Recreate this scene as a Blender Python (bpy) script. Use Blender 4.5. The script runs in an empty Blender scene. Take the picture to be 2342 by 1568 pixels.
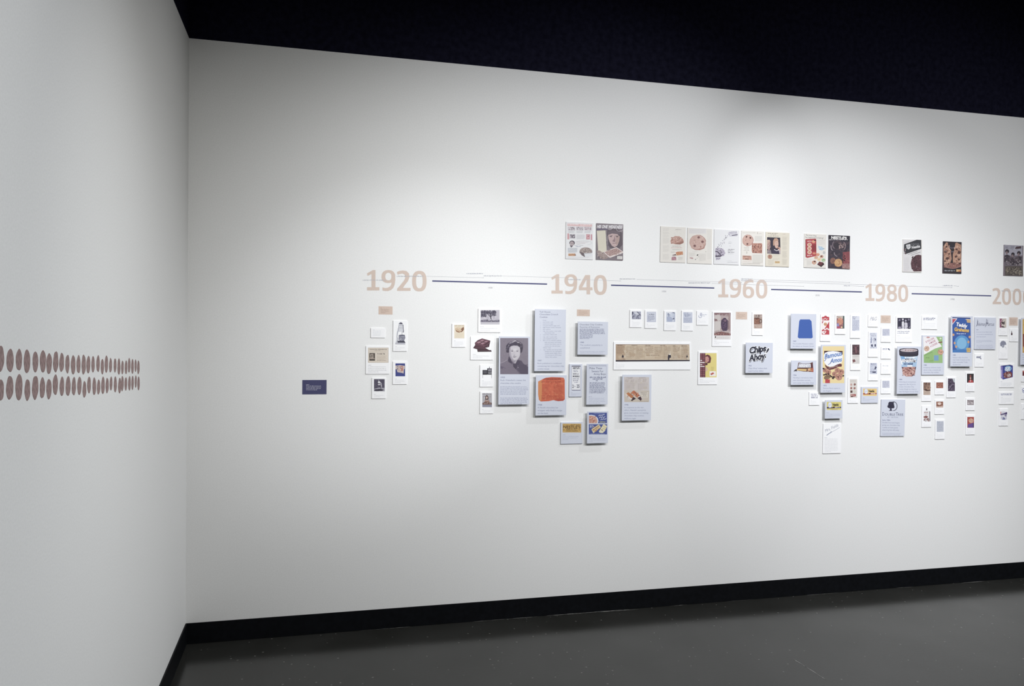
import bpy, bmesh, math, random
from mathutils import Vector, Matrix

# ---------------------------------------------------------------- camera, world, lights, exposure
SC = bpy.context.scene
COL = SC.collection
IW, IH = 2342.0, 1568.0
FPX = 1820.828
YAW, PIT, ROL = 0.248334, -0.011908, 0.011151
CAM = Vector((0.655109, -4.681883, 1.734031))
CF = Vector((math.sin(YAW)*math.cos(PIT), math.cos(YAW)*math.cos(PIT), math.sin(PIT)))
_R = Vector((math.cos(YAW), -math.sin(YAW), 0)); _U = _R.cross(CF)
CR = math.cos(ROL)*_R + math.sin(ROL)*_U
CU = -math.sin(ROL)*_R + math.cos(ROL)*_U
cd = bpy.data.cameras.new('camera'); cam = bpy.data.objects.new('camera', cd); COL.objects.link(cam)
cd.sensor_fit = 'HORIZONTAL'; cd.sensor_width = 36.0; cd.lens = 36.0*FPX/IW; cd.clip_start = 0.05
m3 = Matrix((CR, CU, -CF)).transposed()
cam.matrix_world = Matrix.Translation(CAM) @ m3.to_4x4()
SC.camera = cam

wd = bpy.data.worlds.new('world'); SC.world = wd; wd.use_nodes = True
bg = wd.node_tree.nodes['Background']; bg.inputs[0].default_value = (1.0, 1.0, 0.90, 1); bg.inputs[1].default_value = 0.13

def spot(name, loc, aim, watt, deg, blend=1.0, rad=0.025, color=(0.97, 0.983, 1.0)):
    l = bpy.data.lights.new(name, 'SPOT'); l.energy = watt; l.spot_size = math.radians(deg); l.spot_blend = blend
    l.shadow_soft_size = rad; l.color = color
    o = bpy.data.objects.new(name, l); COL.objects.link(o); o.location = loc
    o.rotation_euler = (Vector(aim)-Vector(loc)).to_track_quat('-Z', 'Y').to_euler()
    return o
COOL = (1.0, 0.025, (0.955, 0.985, 1.0))
LIGHTS = [                      # gallery track spots, hung in the dark above the white walls
    ('track_spot_a', (3.60, -3.50, 3.77), (2.28, 0.0, 2.10), 379, 55),
    ('track_spot_b', (5.00, -3.70, 3.75), (4.05, 0.0, -0.49), 290, 55),
    ('track_spot_c', (2.65, -1.89, 4.40), (4.65, 0.0, 1.47), 322, 53),
    ('track_spot_d', (3.55, -3.39, 3.90), (0.0, -3.94, 1.22), 340, 89, *COOL),
    ('track_spot_e', (4.40, -1.01, 3.78), (0.0, -1.79, -0.70), 252, 72, *COOL),
    ('track_spot_f', (6.10, -4.20, 4.15), (4.46, 0.0, 0.79), 550, 80),
    ('track_spot_g', (3.53, -3.51, 3.60), (1.25, 0.0, 1.76), 232, 26),
    ('track_spot_h', (1.70, -3.09, 3.82), (0.85, 0.0, 0.91), 184, 84, 1.0, 0.025, (1.0, 1.0, 0.965)),
    ('track_spot_i', (4.50, -2.50, 4.40), (4.68, 0.0, 0.60), 228, 51),
]
for L in LIGHTS: spot(*L)

vs = SC.view_settings; vs.view_transform = 'Standard'; vs.look = 'None'; vs.exposure = 0.0; vs.gamma = 1.0
vs.use_curve_mapping = False

# ---------------------------------------------------------------- materials
def lin(c):
    c /= 255.0
    return c/12.92 if c <= 0.04045 else ((c+0.055)/1.055)**2.4
GAIN = 0.86
def hexc(h, g=GAIN):
    return tuple(lin(int(h[i:i+2], 16))*g for i in (0, 2, 4)) + (1.0,)
def ink(h):
    r, g, b = (lin(int(h[i:i+2], 16)) for i in (0, 2, 4)); y = .3*r+.55*g+.15*b
    return tuple((c*.86+y*.14)*.82+.022 for c in (r, g, b)) + (1.0,)  # slightly greyed; the constant lift puts veiling glare into the print colours
def mat(name, color=(0.8,0.8,0.8,1), rough=0.6, spec=0.3, noise=None, bump=None):
    m = bpy.data.materials.new(name); m.use_nodes = True
    nt = m.node_tree; b = nt.nodes['Principled BSDF']
    b.inputs['Base Color'].default_value = color; b.inputs['Roughness'].default_value = rough
    b.inputs['Specular IOR Level'].default_value = spec
    tc = nt.nodes.new('ShaderNodeTexCoord')
    if noise:
        sc_, amt, det = noise
        n = nt.nodes.new('ShaderNodeTexNoise'); n.inputs['Scale'].default_value = sc_; n.inputs['Detail'].default_value = det
        nt.links.new(tc.outputs['Object'], n.inputs['Vector'])
        r = nt.nodes.new('ShaderNodeValToRGB')
        r.color_ramp.elements[0].position = 0.3; r.color_ramp.elements[1].position = 0.7
        r.color_ramp.elements[0].color = tuple(c*(1-amt) for c in color[:3])+(1,)
        r.color_ramp.elements[1].color = tuple(min(1, c*(1+amt)) for c in color[:3])+(1,)
        nt.links.new(n.outputs['Fac'], r.inputs[0]); nt.links.new(r.outputs[0], b.inputs['Base Color'])
    if bump:
        sc_, st = bump
        n2 = nt.nodes.new('ShaderNodeTexNoise'); n2.inputs['Scale'].default_value = sc_; n2.inputs['Detail'].default_value = 4
        nt.links.new(tc.outputs['Object'], n2.inputs['Vector'])
        bp = nt.nodes.new('ShaderNodeBump'); bp.inputs['Strength'].default_value = st; bp.inputs['Distance'].default_value = 0.001
        nt.links.new(n2.outputs['Fac'], bp.inputs['Height']); nt.links.new(bp.outputs[0], b.inputs['Normal'])
    return m
M_WALL = mat('wall_paint', (0.80, 0.80, 0.80, 1), 0.75, 0.2, noise=(160, 0.035, 3), bump=(220, 0.08))
M_CEIL = mat('ceiling_black', (0.010, 0.010, 0.020, 1), 0.95, 0.0, noise=(30, 0.3, 3))
M_BASE = mat('baseboard_rubber', (0.0035, 0.004, 0.0055, 1), 0.55, 0.12, noise=(40, 0.3, 3))
M_WHITE = mat('white_card', hexc('fbfbfd', 0.9), 0.6, 0.25, noise=(300, 0.01, 2))
M_LILAC = mat('lilac_board', hexc('d9ddea'), 0.55, 0.3, noise=(350, 0.015, 2))
M_SPACER = mat('spacer_foam', (0.45, 0.45, 0.44, 1), 0.9, 0.1, noise=(90, 0.1, 2))
M_TAN = mat('tan_vinyl', hexc('dccabf'), 0.6, 0.25, noise=(200, 0.03, 2))
M_TANLAB = mat('tan_label', hexc('dcc7ba'), 0.6, 0.25, noise=(250, 0.03, 2))
M_NAVY = mat('navy_vinyl', hexc('5d5f84'), 0.6, 0.25, noise=(200, 0.06, 2))
M_NAVYLAB = mat('navy_label', hexc('4c4c70'), 0.6, 0.25, noise=(250, 0.12, 2))
M_DUST = mat('pale_adhesive', (0.26, 0.26, 0.25, 1), 0.9, 0.1, noise=(45, 0.75, 4))
M_COOKIE = mat('cookie_brown', hexc('a18a88'), 0.8, 0.15, noise=(110, 0.22, 5))

def mat_print():
    m = bpy.data.materials.new('printed_ink'); m.use_nodes = True; nt = m.node_tree; b = nt.nodes['Principled BSDF']
    a = nt.nodes.new('ShaderNodeAttribute'); a.attribute_name = 'ink'
    nt.links.new(a.outputs['Color'], b.inputs['Base Color']); b.inputs['Roughness'].default_value = 0.55
    b.inputs['Specular IOR Level'].default_value = 0.2
    return m
M_PRINT = mat_print()

def mat_floor():
    m = bpy.data.materials.new('floor_concrete'); m.use_nodes = True; nt = m.node_tree; b = nt.nodes['Principled BSDF']
    tc = nt.nodes.new('ShaderNodeTexCoord')
    n = nt.nodes.new('ShaderNodeTexNoise'); n.inputs['Scale'].default_value = 2.2; n.inputs['Detail'].default_value = 8
    nt.links.new(tc.outputs['Object'], n.inputs['Vector'])
    r = nt.nodes.new('ShaderNodeValToRGB')
    r.color_ramp.elements[0].position = 0.3; r.color_ramp.elements[0].color = (0.0155, 0.0157, 0.014, 1)
    r.color_ramp.elements[1].position = 0.72; r.color_ramp.elements[1].color = (0.026, 0.026, 0.0245, 1)
    nt.links.new(n.outputs['Fac'], r.inputs[0])
    # pale specks and chips
    v = nt.nodes.new('ShaderNodeTexVoronoi'); v.inputs['Scale'].default_value = 26; v.inputs['Randomness'].default_value = 1
    nz = nt.nodes.new('ShaderNodeTexNoise'); nz.inputs['Scale'].default_value = 60
    mx = nt.nodes.new('ShaderNodeMix'); mx.data_type = 'VECTOR'; mx.inputs[0].default_value = 0.02
    nt.links.new(tc.outputs['Object'], mx.inputs[4]); nt.links.new(nz.outputs['Color'], mx.inputs[5])
    nt.links.new(mx.outputs[1], v.inputs['Vector'])
    sep = nt.nodes.new('ShaderNodeSeparateColor'); nt.links.new(v.outputs['Color'], sep.inputs[0])
    th = nt.nodes.new('ShaderNodeMath'); th.operation = 'MULTIPLY_ADD'; th.inputs[1].default_value = 0.16; th.inputs[2].default_value = -0.02
    nt.links.new(sep.outputs[0], th.inputs[0])
    lt = nt.nodes.new('ShaderNodeMath'); lt.operation = 'LESS_THAN'
    nt.links.new(v.outputs['Distance'], lt.inputs[0]); nt.links.new(th.outputs[0], lt.inputs[1])
    gt = nt.nodes.new('ShaderNodeMath'); gt.operation = 'GREATER_THAN'; gt.inputs[1].default_value = 0.35
    nt.links.new(sep.outputs[1], gt.inputs[0])
    mu = nt.nodes.new('ShaderNodeMath'); mu.operation = 'MULTIPLY'
    nt.links.new(lt.outputs[0], mu.inputs[0]); nt.links.new(gt.outputs[0], mu.inputs[1])
    mu2 = nt.nodes.new('ShaderNodeMath'); mu2.operation = 'MULTIPLY'; mu2.inputs[1].default_value = 0.6
    nt.links.new(mu.outputs[0], mu2.inputs[0])
    mc = nt.nodes.new('ShaderNodeMix'); mc.data_type = 'RGBA'
    nt.links.new(mu2.outputs[0], mc.inputs[0]); nt.links.new(r.outputs[0], mc.inputs[6]); mc.inputs[7].default_value = (0.16, 0.16, 0.15, 1)
    gn = nt.nodes.new('ShaderNodeTexNoise'); gn.inputs['Scale'].default_value = 260; gn.inputs['Detail'].default_value = 3
    nt.links.new(tc.outputs['Object'], gn.inputs['Vector'])
    gr = nt.nodes.new('ShaderNodeMapRange'); gr.inputs[1].default_value = .3; gr.inputs[2].default_value = .7; gr.inputs[3].default_value = .55; gr.inputs[4].default_value = 1.45
    nt.links.new(gn.outputs['Fac'], gr.inputs[0])
    vm = nt.nodes.new('ShaderNodeVectorMath'); vm.operation = 'SCALE'
    nt.links.new(mc.outputs[2], vm.inputs[0]); nt.links.new(gr.outputs[0], vm.inputs['Scale'])
    nt.links.new(vm.outputs[0], b.inputs['Base Color'])
    n2 = nt.nodes.new('ShaderNodeTexNoise'); n2.inputs['Scale'].default_value = 5; n2.inputs['Detail'].default_value = 6
    nt.links.new(tc.outputs['Object'], n2.inputs['Vector'])
    rr = nt.nodes.new('ShaderNodeMapRange'); rr.inputs[3].default_value = 0.13; rr.inputs[4].default_value = 0.22
    nt.links.new(n2.outputs['Fac'], rr.inputs[0]); nt.links.new(rr.outputs[0], b.inputs['Roughness'])
    b.inputs['Specular IOR Level'].default_value = 0.26
    n3 = nt.nodes.new('ShaderNodeTexNoise'); n3.inputs['Scale'].default_value = 70; n3.inputs['Detail'].default_value = 5
    nt.links.new(tc.outputs['Object'], n3.inputs['Vector'])
    bp = nt.nodes.new('ShaderNodeBump'); bp.inputs['Strength'].default_value = 0.10; bp.inputs['Distance'].default_value = 0.002
    nt.links.new(n3.outputs['Fac'], bp.inputs['Height']); nt.links.new(bp.outputs[0], b.inputs['Normal'])
    return m
M_FLOOR = mat_floor()

# ---------------------------------------------------------------- basic helpers
def link(name, me, m=None, parent=None, loc=None):
    o = bpy.data.objects.new(name, me); COL.objects.link(o)
    if m: me.materials.append(m)
    if parent: o.parent = parent
    if loc is not None: o.location = loc
    return o
def tag(o, label, cat, group=None):
    o['label'] = label; o['category'] = cat
    if group: o['group'] = group
    return o
def box_mesh(name, x0, x1, y0, y1, z0, z1, bev=0.0):
    bm = bmesh.new(); bmesh.ops.create_cube(bm, size=1)
    for v in bm.verts:
        v.co = Vector(((x0+x1)/2+v.co.x*(x1-x0), (y0+y1)/2+v.co.y*(y1-y0), (z0+z1)/2+v.co.z*(z1-z0)))
    if bev: bmesh.ops.bevel(bm, geom=bm.edges[:], offset=bev, segments=2, affect='EDGES')
    me = bpy.data.meshes.new(name); bm.to_mesh(me); bm.free(); return me
def struct(name, m, *b, **k):
    o = link(name, box_mesh(name, *b, **k), m); o['kind'] = 'structure'; return o
def ray(u, v):
    return CF + CR*((u-IW/2)/FPX) - CU*((v-IH/2)/FPX)
def onwall(u, v, d=0.0):
    r = ray(u, v); t = (-d-CAM.y)/r.y; return CAM+r*t
def onleft(u, v):
    r = ray(u, v); t = -CAM.x/r.x; return CAM+r*t
def onfloor(u, v):
    r = ray(u, v); t = -CAM.z/r.z; return CAM+r*t

# ---------------------------------------------------------------- the room
RX, RY, RH, BH = 9.5, -8.0, 3.33, 0.115
fl = struct('floor', M_FLOOR, -0.1, RX, RY, 0.1, -0.1, 0.0)
TH = 4.6                       # the white walls stop at RH; above them everything is painted black
struct('ceiling', M_CEIL, -0.1, RX, RY, 0.1, TH, TH+0.1)
struct('wall_main_upper', M_CEIL, -0.1, RX, 0.0, 0.1, RH, TH)
struct('wall_left_upper', M_CEIL, -0.1, 0.0, RY, 0.0, RH, TH)
struct('wall_main', M_WALL, -0.1, RX, 0.0, 0.1, 0.0, RH)
struct('wall_left', M_WALL, -0.1, 0.0, RY, 0.0, 0.0, RH)
struct('baseboard_main', M_BASE, 0.0, RX, -0.008, 0.0, 0.0, BH, bev=0.002)
struct('baseboard_left', M_BASE, 0.0, 0.008, RY, -0.008, 0.0, BH, bev=0.002)

rnd = random.Random(11)
def strip_mesh(name, pts, w, z):
    """flat ribbon on the floor"""
    vs_, fs = [], []
    for i, (x, y) in enumerate(pts):
        a = pts[max(0, i-1)]; c = pts[min(len(pts)-1, i+1)]
        dx, dy = c[0]-a[0], c[1]-a[1]; L = math.hypot(dx, dy) or 1
        ww = w*(0.4+0.9*rnd.random()) if 0 < i < len(pts)-1 else w*0.15
        vs_ += [(x-dy/L*ww, y+dx/L*ww, z), (x+dy/L*ww, y-dx/L*ww, z)]
        if i: fs.append((2*i-2, 2*i-1, 2*i+1, 2*i))
    me = bpy.data.meshes.new(name); me.from_pydata(vs_, [], fs); return me
# pale adhesive residue where the baseboard meets the floor, and one long scuff on the floor
for (xa, xb, yo, w) in ((1.62, 2.05, -.010, .0012), (2.08, 2.62, -.010, .0022), (2.42, 2.68, -.021, .0015), (2.9, 3.02, -.011, .0015),
                        (3.3, 3.5, -.010, .0007), (3.9, 4.15, -.011, .0009), (4.6, 4.75, -.011, .0008), (5.15, 5.35, -.014, .0014), (0.95, 1.25, -.010, .001)):
    n = max(4, int((xb-xa)/0.05))
    pts = [(xa+(xb-xa)*i/n, yo+rnd.uniform(-.0012, .0012)) for i in range(n+1)]
    link('adhesive_line', strip_mesh('adhesive_line', pts, w, 0.0006), M_DUST, parent=fl)
p0, p1 = onfloor(1812, 1505), onfloor(1893, 1556)
pts = [(p0.x+(p1.x-p0.x)*i/8+rnd.uniform(-.002, .002), p0.y+(p1.y-p0.y)*i/8) for i in range(9)]
link('scuff_line', strip_mesh('scuff_line', pts, 0.0016, 0.0006), M_DUST, parent=fl)

# ---------------------------------------------------------------- lettering: glyph outlines taken once from the built-in font
CH = "ABCDEFGHIJKLMNOPQRSTUVWXYZabcdefghijklmnopqrstuvwxyz0123456789.,!?'&-()/:$"
GLY = {}; ADV = {}
def build_glyphs():
    tmp = []
    def mk(s, off):
        c = bpy.data.curves.new('g', 'FONT'); c.body = s; c.size = 1.0; c.resolution_u = 3; c.offset = off; c.fill_mode = 'FRONT'
        o = bpy.data.objects.new('g', c); COL.objects.link(o); return o
    for ch in CH:
        for k, off in ((0, 0.0), (1, 0.022), (2, 0.045), (3, 0.075)):
            tmp.append(((ch, k), mk(ch, off)))
        tmp.append(((ch, 'a'), mk('H'+ch+'H', 0)))
    tmp.append(('HH', mk('HH', 0)))
    dg = bpy.context.evaluated_depsgraph_get(); dg.update()
    wid = {}
    for key, o in tmp:
        me = bpy.data.meshes.new_from_object(o.evaluated_get(dg))
        if isinstance(key, tuple) and key[1] != 'a':
            GLY[key] = ([(v.co.x, v.co.y) for v in me.vertices], [tuple(p.vertices) for p in me.polygons])
        else:
            xs = [v.co.x for v in me.vertices]; wid[key] = max(xs)-min(xs)
        bpy.data.meshes.remove(me)
    for ch in CH: ADV[ch] = wid[(ch, 'a')]-wid['HH']
    ADV[' '] = 0.27
    for key, o in tmp:
        c = o.data; bpy.data.objects.remove(o); bpy.data.curves.remove(c)
build_glyphs()
CAPH = max(y for x, y in GLY[('H', 0)][0])

REG = dict(R1=(820,590,5.855), R2=(660,680,6.273), R3=(1020,690,5.809), R4=(1200,690,9.2227), R5=(1200,830,7.841), R6=(1390,690,8.2538),
           R7=(1400,840,9.0077), A1=(1280,490,13.011), A2=(1500,505,13.011), A3=(1680,510,8.364), A4=(2040,530,7.755), B1=(1580,690,7.838),
           B2=(1790,700,8.7105), B3=(1840,850,7.84), B4=(1960,700,7.127), C1=(2140,700,9.802), C2=(1990,840,8.712), C3=(2180,820,8.253),
           D1=(1620,510,14.257), D2=(1240,600,11.71), D3=(2250,640,13.065), D5=(1130,760,14.256), D6=(830,720,7.84), D7=(1870,780,12.06),
           D8=(1740,520,10.645), D4=(2270,810,9.222), PX=(0,0,1.0))
STEP = 4e-6

class Art:
    """collects flat coloured shapes and turns them into one printed mesh lying on a panel's face"""
    def __init__(s, panel, name, reg, z0=2.5e-5):
        s.P, s.name, s.reg, s.z = panel, name, REG[reg], z0
        s.v, s.f, s.c = [], [], []; s.rn = random.Random(hash((name, panel.seed)) % 9973 if False else panel.seed)
    def _m(s, x, y):
        x0, y0, k = s.reg; w = onwall(x0+x/k, y0+y/k, s.P.front)
        return (w.x-s.P.cx, w.z-s.P.cz)
    def _add(s, pts, faces, c, step=True):
        b = len(s.v); yy = -(s.P.front+s.z)
        for x, y in pts:
            X, Z = s._m(x, y); s.v.append((X, yy, Z))
        for f in faces: s.f.append(tuple(b+i for i in f)); s.c.append(ink(c))
        s.z += STEP
        return s
    def p(s, pts, c): return s._add(pts, [tuple(range(len(pts)))], c)
    def r(s, x0, y0, x1, y1, c): return s.p([(x0,y0),(x1,y0),(x1,y1),(x0,y1)], c)
    def q(s, x0, y0, x1, y1, c, dy=0): return s.p([(x0,y0),(x1,y0+dy),(x1,y1+dy),(x0,y1)], c)
    def e(s, cx, cy, rx, ry, c, rot=0, n=22):
        a = math.radians(rot); ca, sa = math.cos(a), math.sin(a); pts = []
        for i in range(n):
            t = 2*math.pi*i/n; x, y = rx*math.cos(t), ry*math.sin(t); pts.append((cx+x*ca-y*sa, cy+x*sa+y*ca))
        return s.p(pts, c)
    def ring(s, cx, cy, rx, ry, w, c, a0=0, a1=360, n=26):
        pts, fs = [], []
        for i in range(n+1):
            t = math.radians(a0+(a1-a0)*i/n); ct, st = math.cos(t), math.sin(t)
            pts += [(cx+(rx-w)*ct, cy+(ry-w)*st), (cx+rx*ct, cy+ry*st)]
            if i: fs.append((2*i-2, 2*i-1, 2*i+1, 2*i))
        return s._add(pts, fs, c)
    def l(s, pts, w, c):
        ps, fs = [], []
        for i, (x, y) in enumerate(pts):
            a = pts[max(0, i-1)]; d = pts[min(len(pts)-1, i+1)]; dx, dy = d[0]-a[0], d[1]-a[1]; L = math.hypot(dx, dy) or 1
            ps += [(x-dy/L*w/2, y+dx/L*w/2), (x+dy/L*w/2, y-dx/L*w/2)]
            if i: fs.append((2*i-2, 2*i-1, 2*i+1, 2*i))
        return s._add(ps, fs, c)
    def wob(s, cx, cy, rx, ry, c, amt=0.12, n=14, rot=0):
        a = math.radians(rot); pts = []
        for i in range(n):
            t = 2*math.pi*i/n; k = 1+s.rn.uniform(-amt, amt); x, y = rx*k*math.cos(t), ry*k*math.sin(t)
            pts.append((cx+x*math.cos(a)-y*math.sin(a), cy+x*math.sin(a)+y*math.cos(a)))
        return s.p(pts, c)
    def b(s, x0, y0, x1, y1, n, r0, r1, cols):
        """random small patches, the mottling of a printed photograph"""
        for i in range(int(n*1.9)):
            rr = s.rn.uniform(r0, r1)*.72; x = s.rn.uniform(x0+rr, max(x0+rr, x1-rr)); y = s.rn.uniform(y0+rr, max(y0+rr, y1-rr))
            s.wob(x, y, rr, rr*s.rn.uniform(.5, 1), s.rn.choice(cols), 0.25, 7, s.rn.uniform(0, 180)); s.z -= STEP*0.7
        return s
    def w(s, x0, y0, x1, lines, step, h, c, last=0.6):
        """rows of word-length dashes: print too small to read"""
        for i in range(lines):
            xe = x1 if i < lines-1 else x0+(x1-x0)*last
            xe -= s.rn.uniform(0, 0.08)*(x1-x0); x = x0; y = y0+i*step; pts, fs = [], []
            while x < xe-h:
                for _ in range(s.rn.choice((2, 3, 4, 5, 6, 7))):          # letters of one word
                    if x > xe-h*.4: break
                    lw = h*s.rn.choice((.18, .42, .5, .55)); k = len(pts); up = h*s.rn.choice((0, 0, 0, .35)); dn = h*s.rn.choice((0, 0, 0, 0, .3))
                    pts += [(x,y-up),(x+lw,y-up),(x+lw,y+h+dn),(x,y+h+dn)]; fs.append((k,k+1,k+2,k+3)); x += lw+h*.2
                x += h*.55
            if pts: s._add(pts, fs, c); s.z -= STEP*0.8
        s.z += STEP
        return s
    def t(s, txt, x, y, h, c, w=None, bold=0, shear=0.0, rot=0.0, align='L'):
        """lettering, baseline at (x, y), capitals h high, optionally fitted to width w"""
        k = h/CAPH; tot = sum(ADV.get({'\u00e9': 'e', '\u00c9': 'E'}.get(ch, ch), .3) for ch in txt); kx = k if w is None else w/tot
        a = math.radians(rot); ca, sa = math.cos(a), math.sin(a); off = {'L': 0, 'C': -tot*kx/2, 'R': -tot*kx}[align]
        pts, fs = [], []; pen = 0.0
        for ch in txt:
            acc = ch in '\u00e9\u00c9'; base = {'\u00e9': 'e', '\u00c9': 'E'}.get(ch, ch); g = GLY.get((base, bold))
            if g:
                bi = len(pts)
                for gx, gy in g[0]:
                    xx = off+(pen+gx)*kx+shear*gy*k; yy = -gy*k; pts.append((x+xx*ca-yy*sa, y+xx*sa+yy*ca))
                fs += [tuple(bi+i for i in f) for f in g[1]]
                if acc:
                    top = max(y for _, y in g[0]); w0 = ADV[base]; bi = len(pts)
                    for gx, gy in ((w0*.42, top+.05), (w0*.58, top+.05), (w0*.85, top+.2), (w0*.62, top+.2)):
                        xx = off+(pen+gx)*kx+shear*gy*k; yy = -gy*k; pts.append((x+xx*ca-yy*sa, y+xx*sa+yy*ca))
                    fs.append((bi, bi+1, bi+2, bi+3))
            pen += ADV.get({'\u00e9': 'e', '\u00c9': 'E'}.get(ch, ch), .3)
        return s._add(pts, fs, c)
    def ck(s, cx, cy, r, c, chip, n=6, edge=None):
        if edge: s.wob(cx, cy, r*1.06, r*1.06, edge, .04, 18)
        s.wob(cx, cy, r, r, c, .05, 18)
        for i in range(n):
            t = s.rn.uniform(0, 6.28); d = r*s.rn.uniform(.1, .75); s.wob(cx+d*math.cos(t), cy+d*math.sin(t), r*.15, r*.12, chip, .2, 7); s.z -= STEP*0.6
        return s
    def done(s, label=None):
        me = bpy.data.meshes.new(s.name); me.from_pydata(s.v, [], s.f)
        at = me.color_attributes.new('ink', 'FLOAT_COLOR', 'CORNER'); buf = []
        for poly, c in zip(me.polygons, s.c): buf.extend(c*poly.loop_total)
        at.data.foreach_set('color', buf)
        o = link(s.name, me, M_PRINT, parent=s.P.o)
        if label: o['label'] = label
        return o

SEED = [0]
class Panel:
    THICK = dict(card=.0045, thin=.007, stand=.0215, poster=.004, sticker=.0006)
    def __init__(s, name, reg, x0, y0, x1, y1, kind, label, cat, group=None, m=None, tilt=0.0):
        SEED[0] += 1; s.seed = SEED[0]*37+5
        ox, oy, k = REG[reg]; s.front = s.THICK[kind]
        a = onwall(ox+x0/k, oy+y0/k, s.front); b = onwall(ox+x0/k, oy+y1/k, s.front); c = onwall(ox+x1/k, oy+(y0+y1)/2/k, s.front)
        X0 = (a.x+b.x)/2; X1 = c.x; s.cx, s.cz = (X0+X1)/2, (a.z+b.z)/2; w, h = X1-X0, a.z-b.z; s.wd, s.ht = w, h
        m = m or {'card': M_WHITE, 'thin': M_LILAC, 'stand': M_LILAC, 'poster': M_WHITE, 'sticker': M_TANLAB}[kind]
        back = s.front-.004 if kind == 'stand' else 0.0
        me = box_mesh(name, -w/2, w/2, -s.front, -back, -h/2, h/2, bev=.0004 if kind != 'sticker' else 0)
        s.o = link(name, me, m, loc=(s.cx, 0, s.cz))
        if tilt: s.o.rotation_euler = (0, math.radians(tilt), 0)
        tag(s.o, label, cat, group)
        if kind == 'stand':
            link('spacer_block', box_mesh('spacer_block', -w*.28, w*.28, -back, 0, -h*.3, h*.3), M_SPACER, parent=s.o)
    def art(s, name, reg, z0=2.5e-5): return Art(s, name, reg, z0)

GC, GL, GP, GT = 'small white captioned cards on the timeline wall', 'lilac exhibit boards on the timeline wall', 'magazine pages above the timeline', 'tan text labels on the timeline wall'
def card(reg, x0, y0, x1, y1, label): return Panel('caption_card', reg, x0, y0, x1, y1, 'card', label, 'card', GC)
def thin(reg, x0, y0, x1, y1, label, **k): return Panel('exhibit_board', reg, x0, y0, x1, y1, 'thin', label, 'board', GL, **k)
def stand(reg, x0, y0, x1, y1, label, **k): return Panel('exhibit_board', reg, x0, y0, x1, y1, 'stand', label, 'board', GL, **k)
def poster(reg, x0, y0, x1, y1, label, m=None): return Panel('magazine_page', reg, x0, y0, x1, y1, 'poster', label, 'poster', GP, m=m)
def tanlabel(reg, x0, y0, x1, y1, label): return Panel('text_label', reg, x0, y0, x1, y1, 'sticker', label, 'label', GT)
GREY, LIL, DK = 'b9bac4', '8c93b4', '5a5f86'
def mixh(a, b, t): return ''.join('%02x' % round(int(a[i:i+2], 16)*(1-t)+int(b[i:i+2], 16)*t) for i in (0, 2, 4))
def cap(P, reg, x0, y0, x1, n, step, h, c=GREY, head=True, last=.6):
    c = mixh(c, 'd4d9e8' if P.o.data.materials[0] == M_LILAC else 'f2f2f5', .35); h *= .85
    a = P.art('caption', reg)
    if head: a.w(x0, y0, x0+(x1-x0)*.2, 1, step, h*1.0, mixh(c, '70748c', .3), 1.0); y0 += step
    a.w(x0, y0, x1, n, step, h, c, last); a.done()
def capt(P, reg, x, y, h, rows, c='7d84a8', step=None, head='848aad', more=None):
    """readable caption: rows = [(text, width in zoom px)], first row is the year"""
    a = P.art('caption', reg); step = step or h*1.75
    for i, (s_, w) in enumerate(rows):
        a.t(s_, x, y+i*step, h*(1.0 if i else .95), head if i == 0 else c, w=w, bold=1 if i == 0 else 0)
    if more: a.w(*more)
    a.done()

# ---------------------------------------------------------------- timeline graphics on the wall
class Flat:                                   # a bare patch of wall that Art can draw on
    def __init__(s, o, cx, cz, front): s.o, s.cx, s.cz, s.front = o, cx, cz, front; SEED[0] += 1; s.seed = SEED[0]

def _norm(polys, x0, x1, y0, y1):
    return [[((x-x0)/(x1-x0), (y-y0)/(y1-y0)) for x, y in q] for q in polys]
def _ring(cx, cy, rx, ry, ix, iy, n=32, ex=2.3):
    out = []
    def pt(a, b, t):
        c, s_ = math.cos(t), math.sin(t); return (cx+a*math.copysign(abs(c)**(2/ex), c), cy+b*math.copysign(abs(s_)**(2/ex), s_))
    for k in range(n):
        t0, t1 = 2*math.pi*k/n, 2*math.pi*(k+1)/n
        out.append([pt(rx, ry, t0), pt(rx, ry, t1), pt(ix, iy, t1), pt(ix, iy, t0)])
    return out
def _strip(pairs): return [[pairs[k][0], pairs[k+1][0], pairs[k+1][1], pairs[k][1]] for k in range(len(pairs)-1)]
DIG = {'0': _ring(.5, .5, .5, .5, .23, .345, 36, 2.5),      # numeral outlines, y runs down
       '1': _norm([[(250,750),(552,750),(552,832),(250,832)], [(358,415),(358,750),(455,750),(455,315),(390,315)], [(390,315),(358,415),(265,462),(246,400)]], 246, 552, 315, 832)}
DIG['9'] = _norm(_ring(768,480,170,164,76,96) + _strip([((938,478),(848,478)),((938,570),(851,600)),((922,690),(838,685)),((890,765),(808,730)),((835,820),(752,762)),((760,846),(700,769)),((690,846),(660,766)),((622,834),(620,754))]), 598, 938, 316, 846)
DIG['6'] = [[(1-x, 1-y) for x, y in q] for q in DIG['9']]
DIG['2'] = _norm(_strip([((262,272),(276,338)),((310,246),(318,320)),((375,236),(366,308)),((440,250),(402,328)),((490,310),(420,370)),((497,390),(416,420)),((470,490),(390,485)),((420,570),(335,572)),((375,652),(272,668))]) + [[(272,652),(518,652),(518,722),(264,722),(266,690)]], 262, 518, 236, 722)
DIG['4'] = _norm([[(1190,335),(1285,335),(1285,852),(1190,852)], [(985,665),(1345,665),(1352,742),(985,742)], [(1155,335),(1200,335),(1200,430),(1072,668),(985,668),(987,640)]], 985, 1352, 335, 852)
DIG['8'] = _ring(.5,.255,.45,.255,.215,.13,28) + _ring(.5,.71,.5,.29,.24,.15,28)
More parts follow.
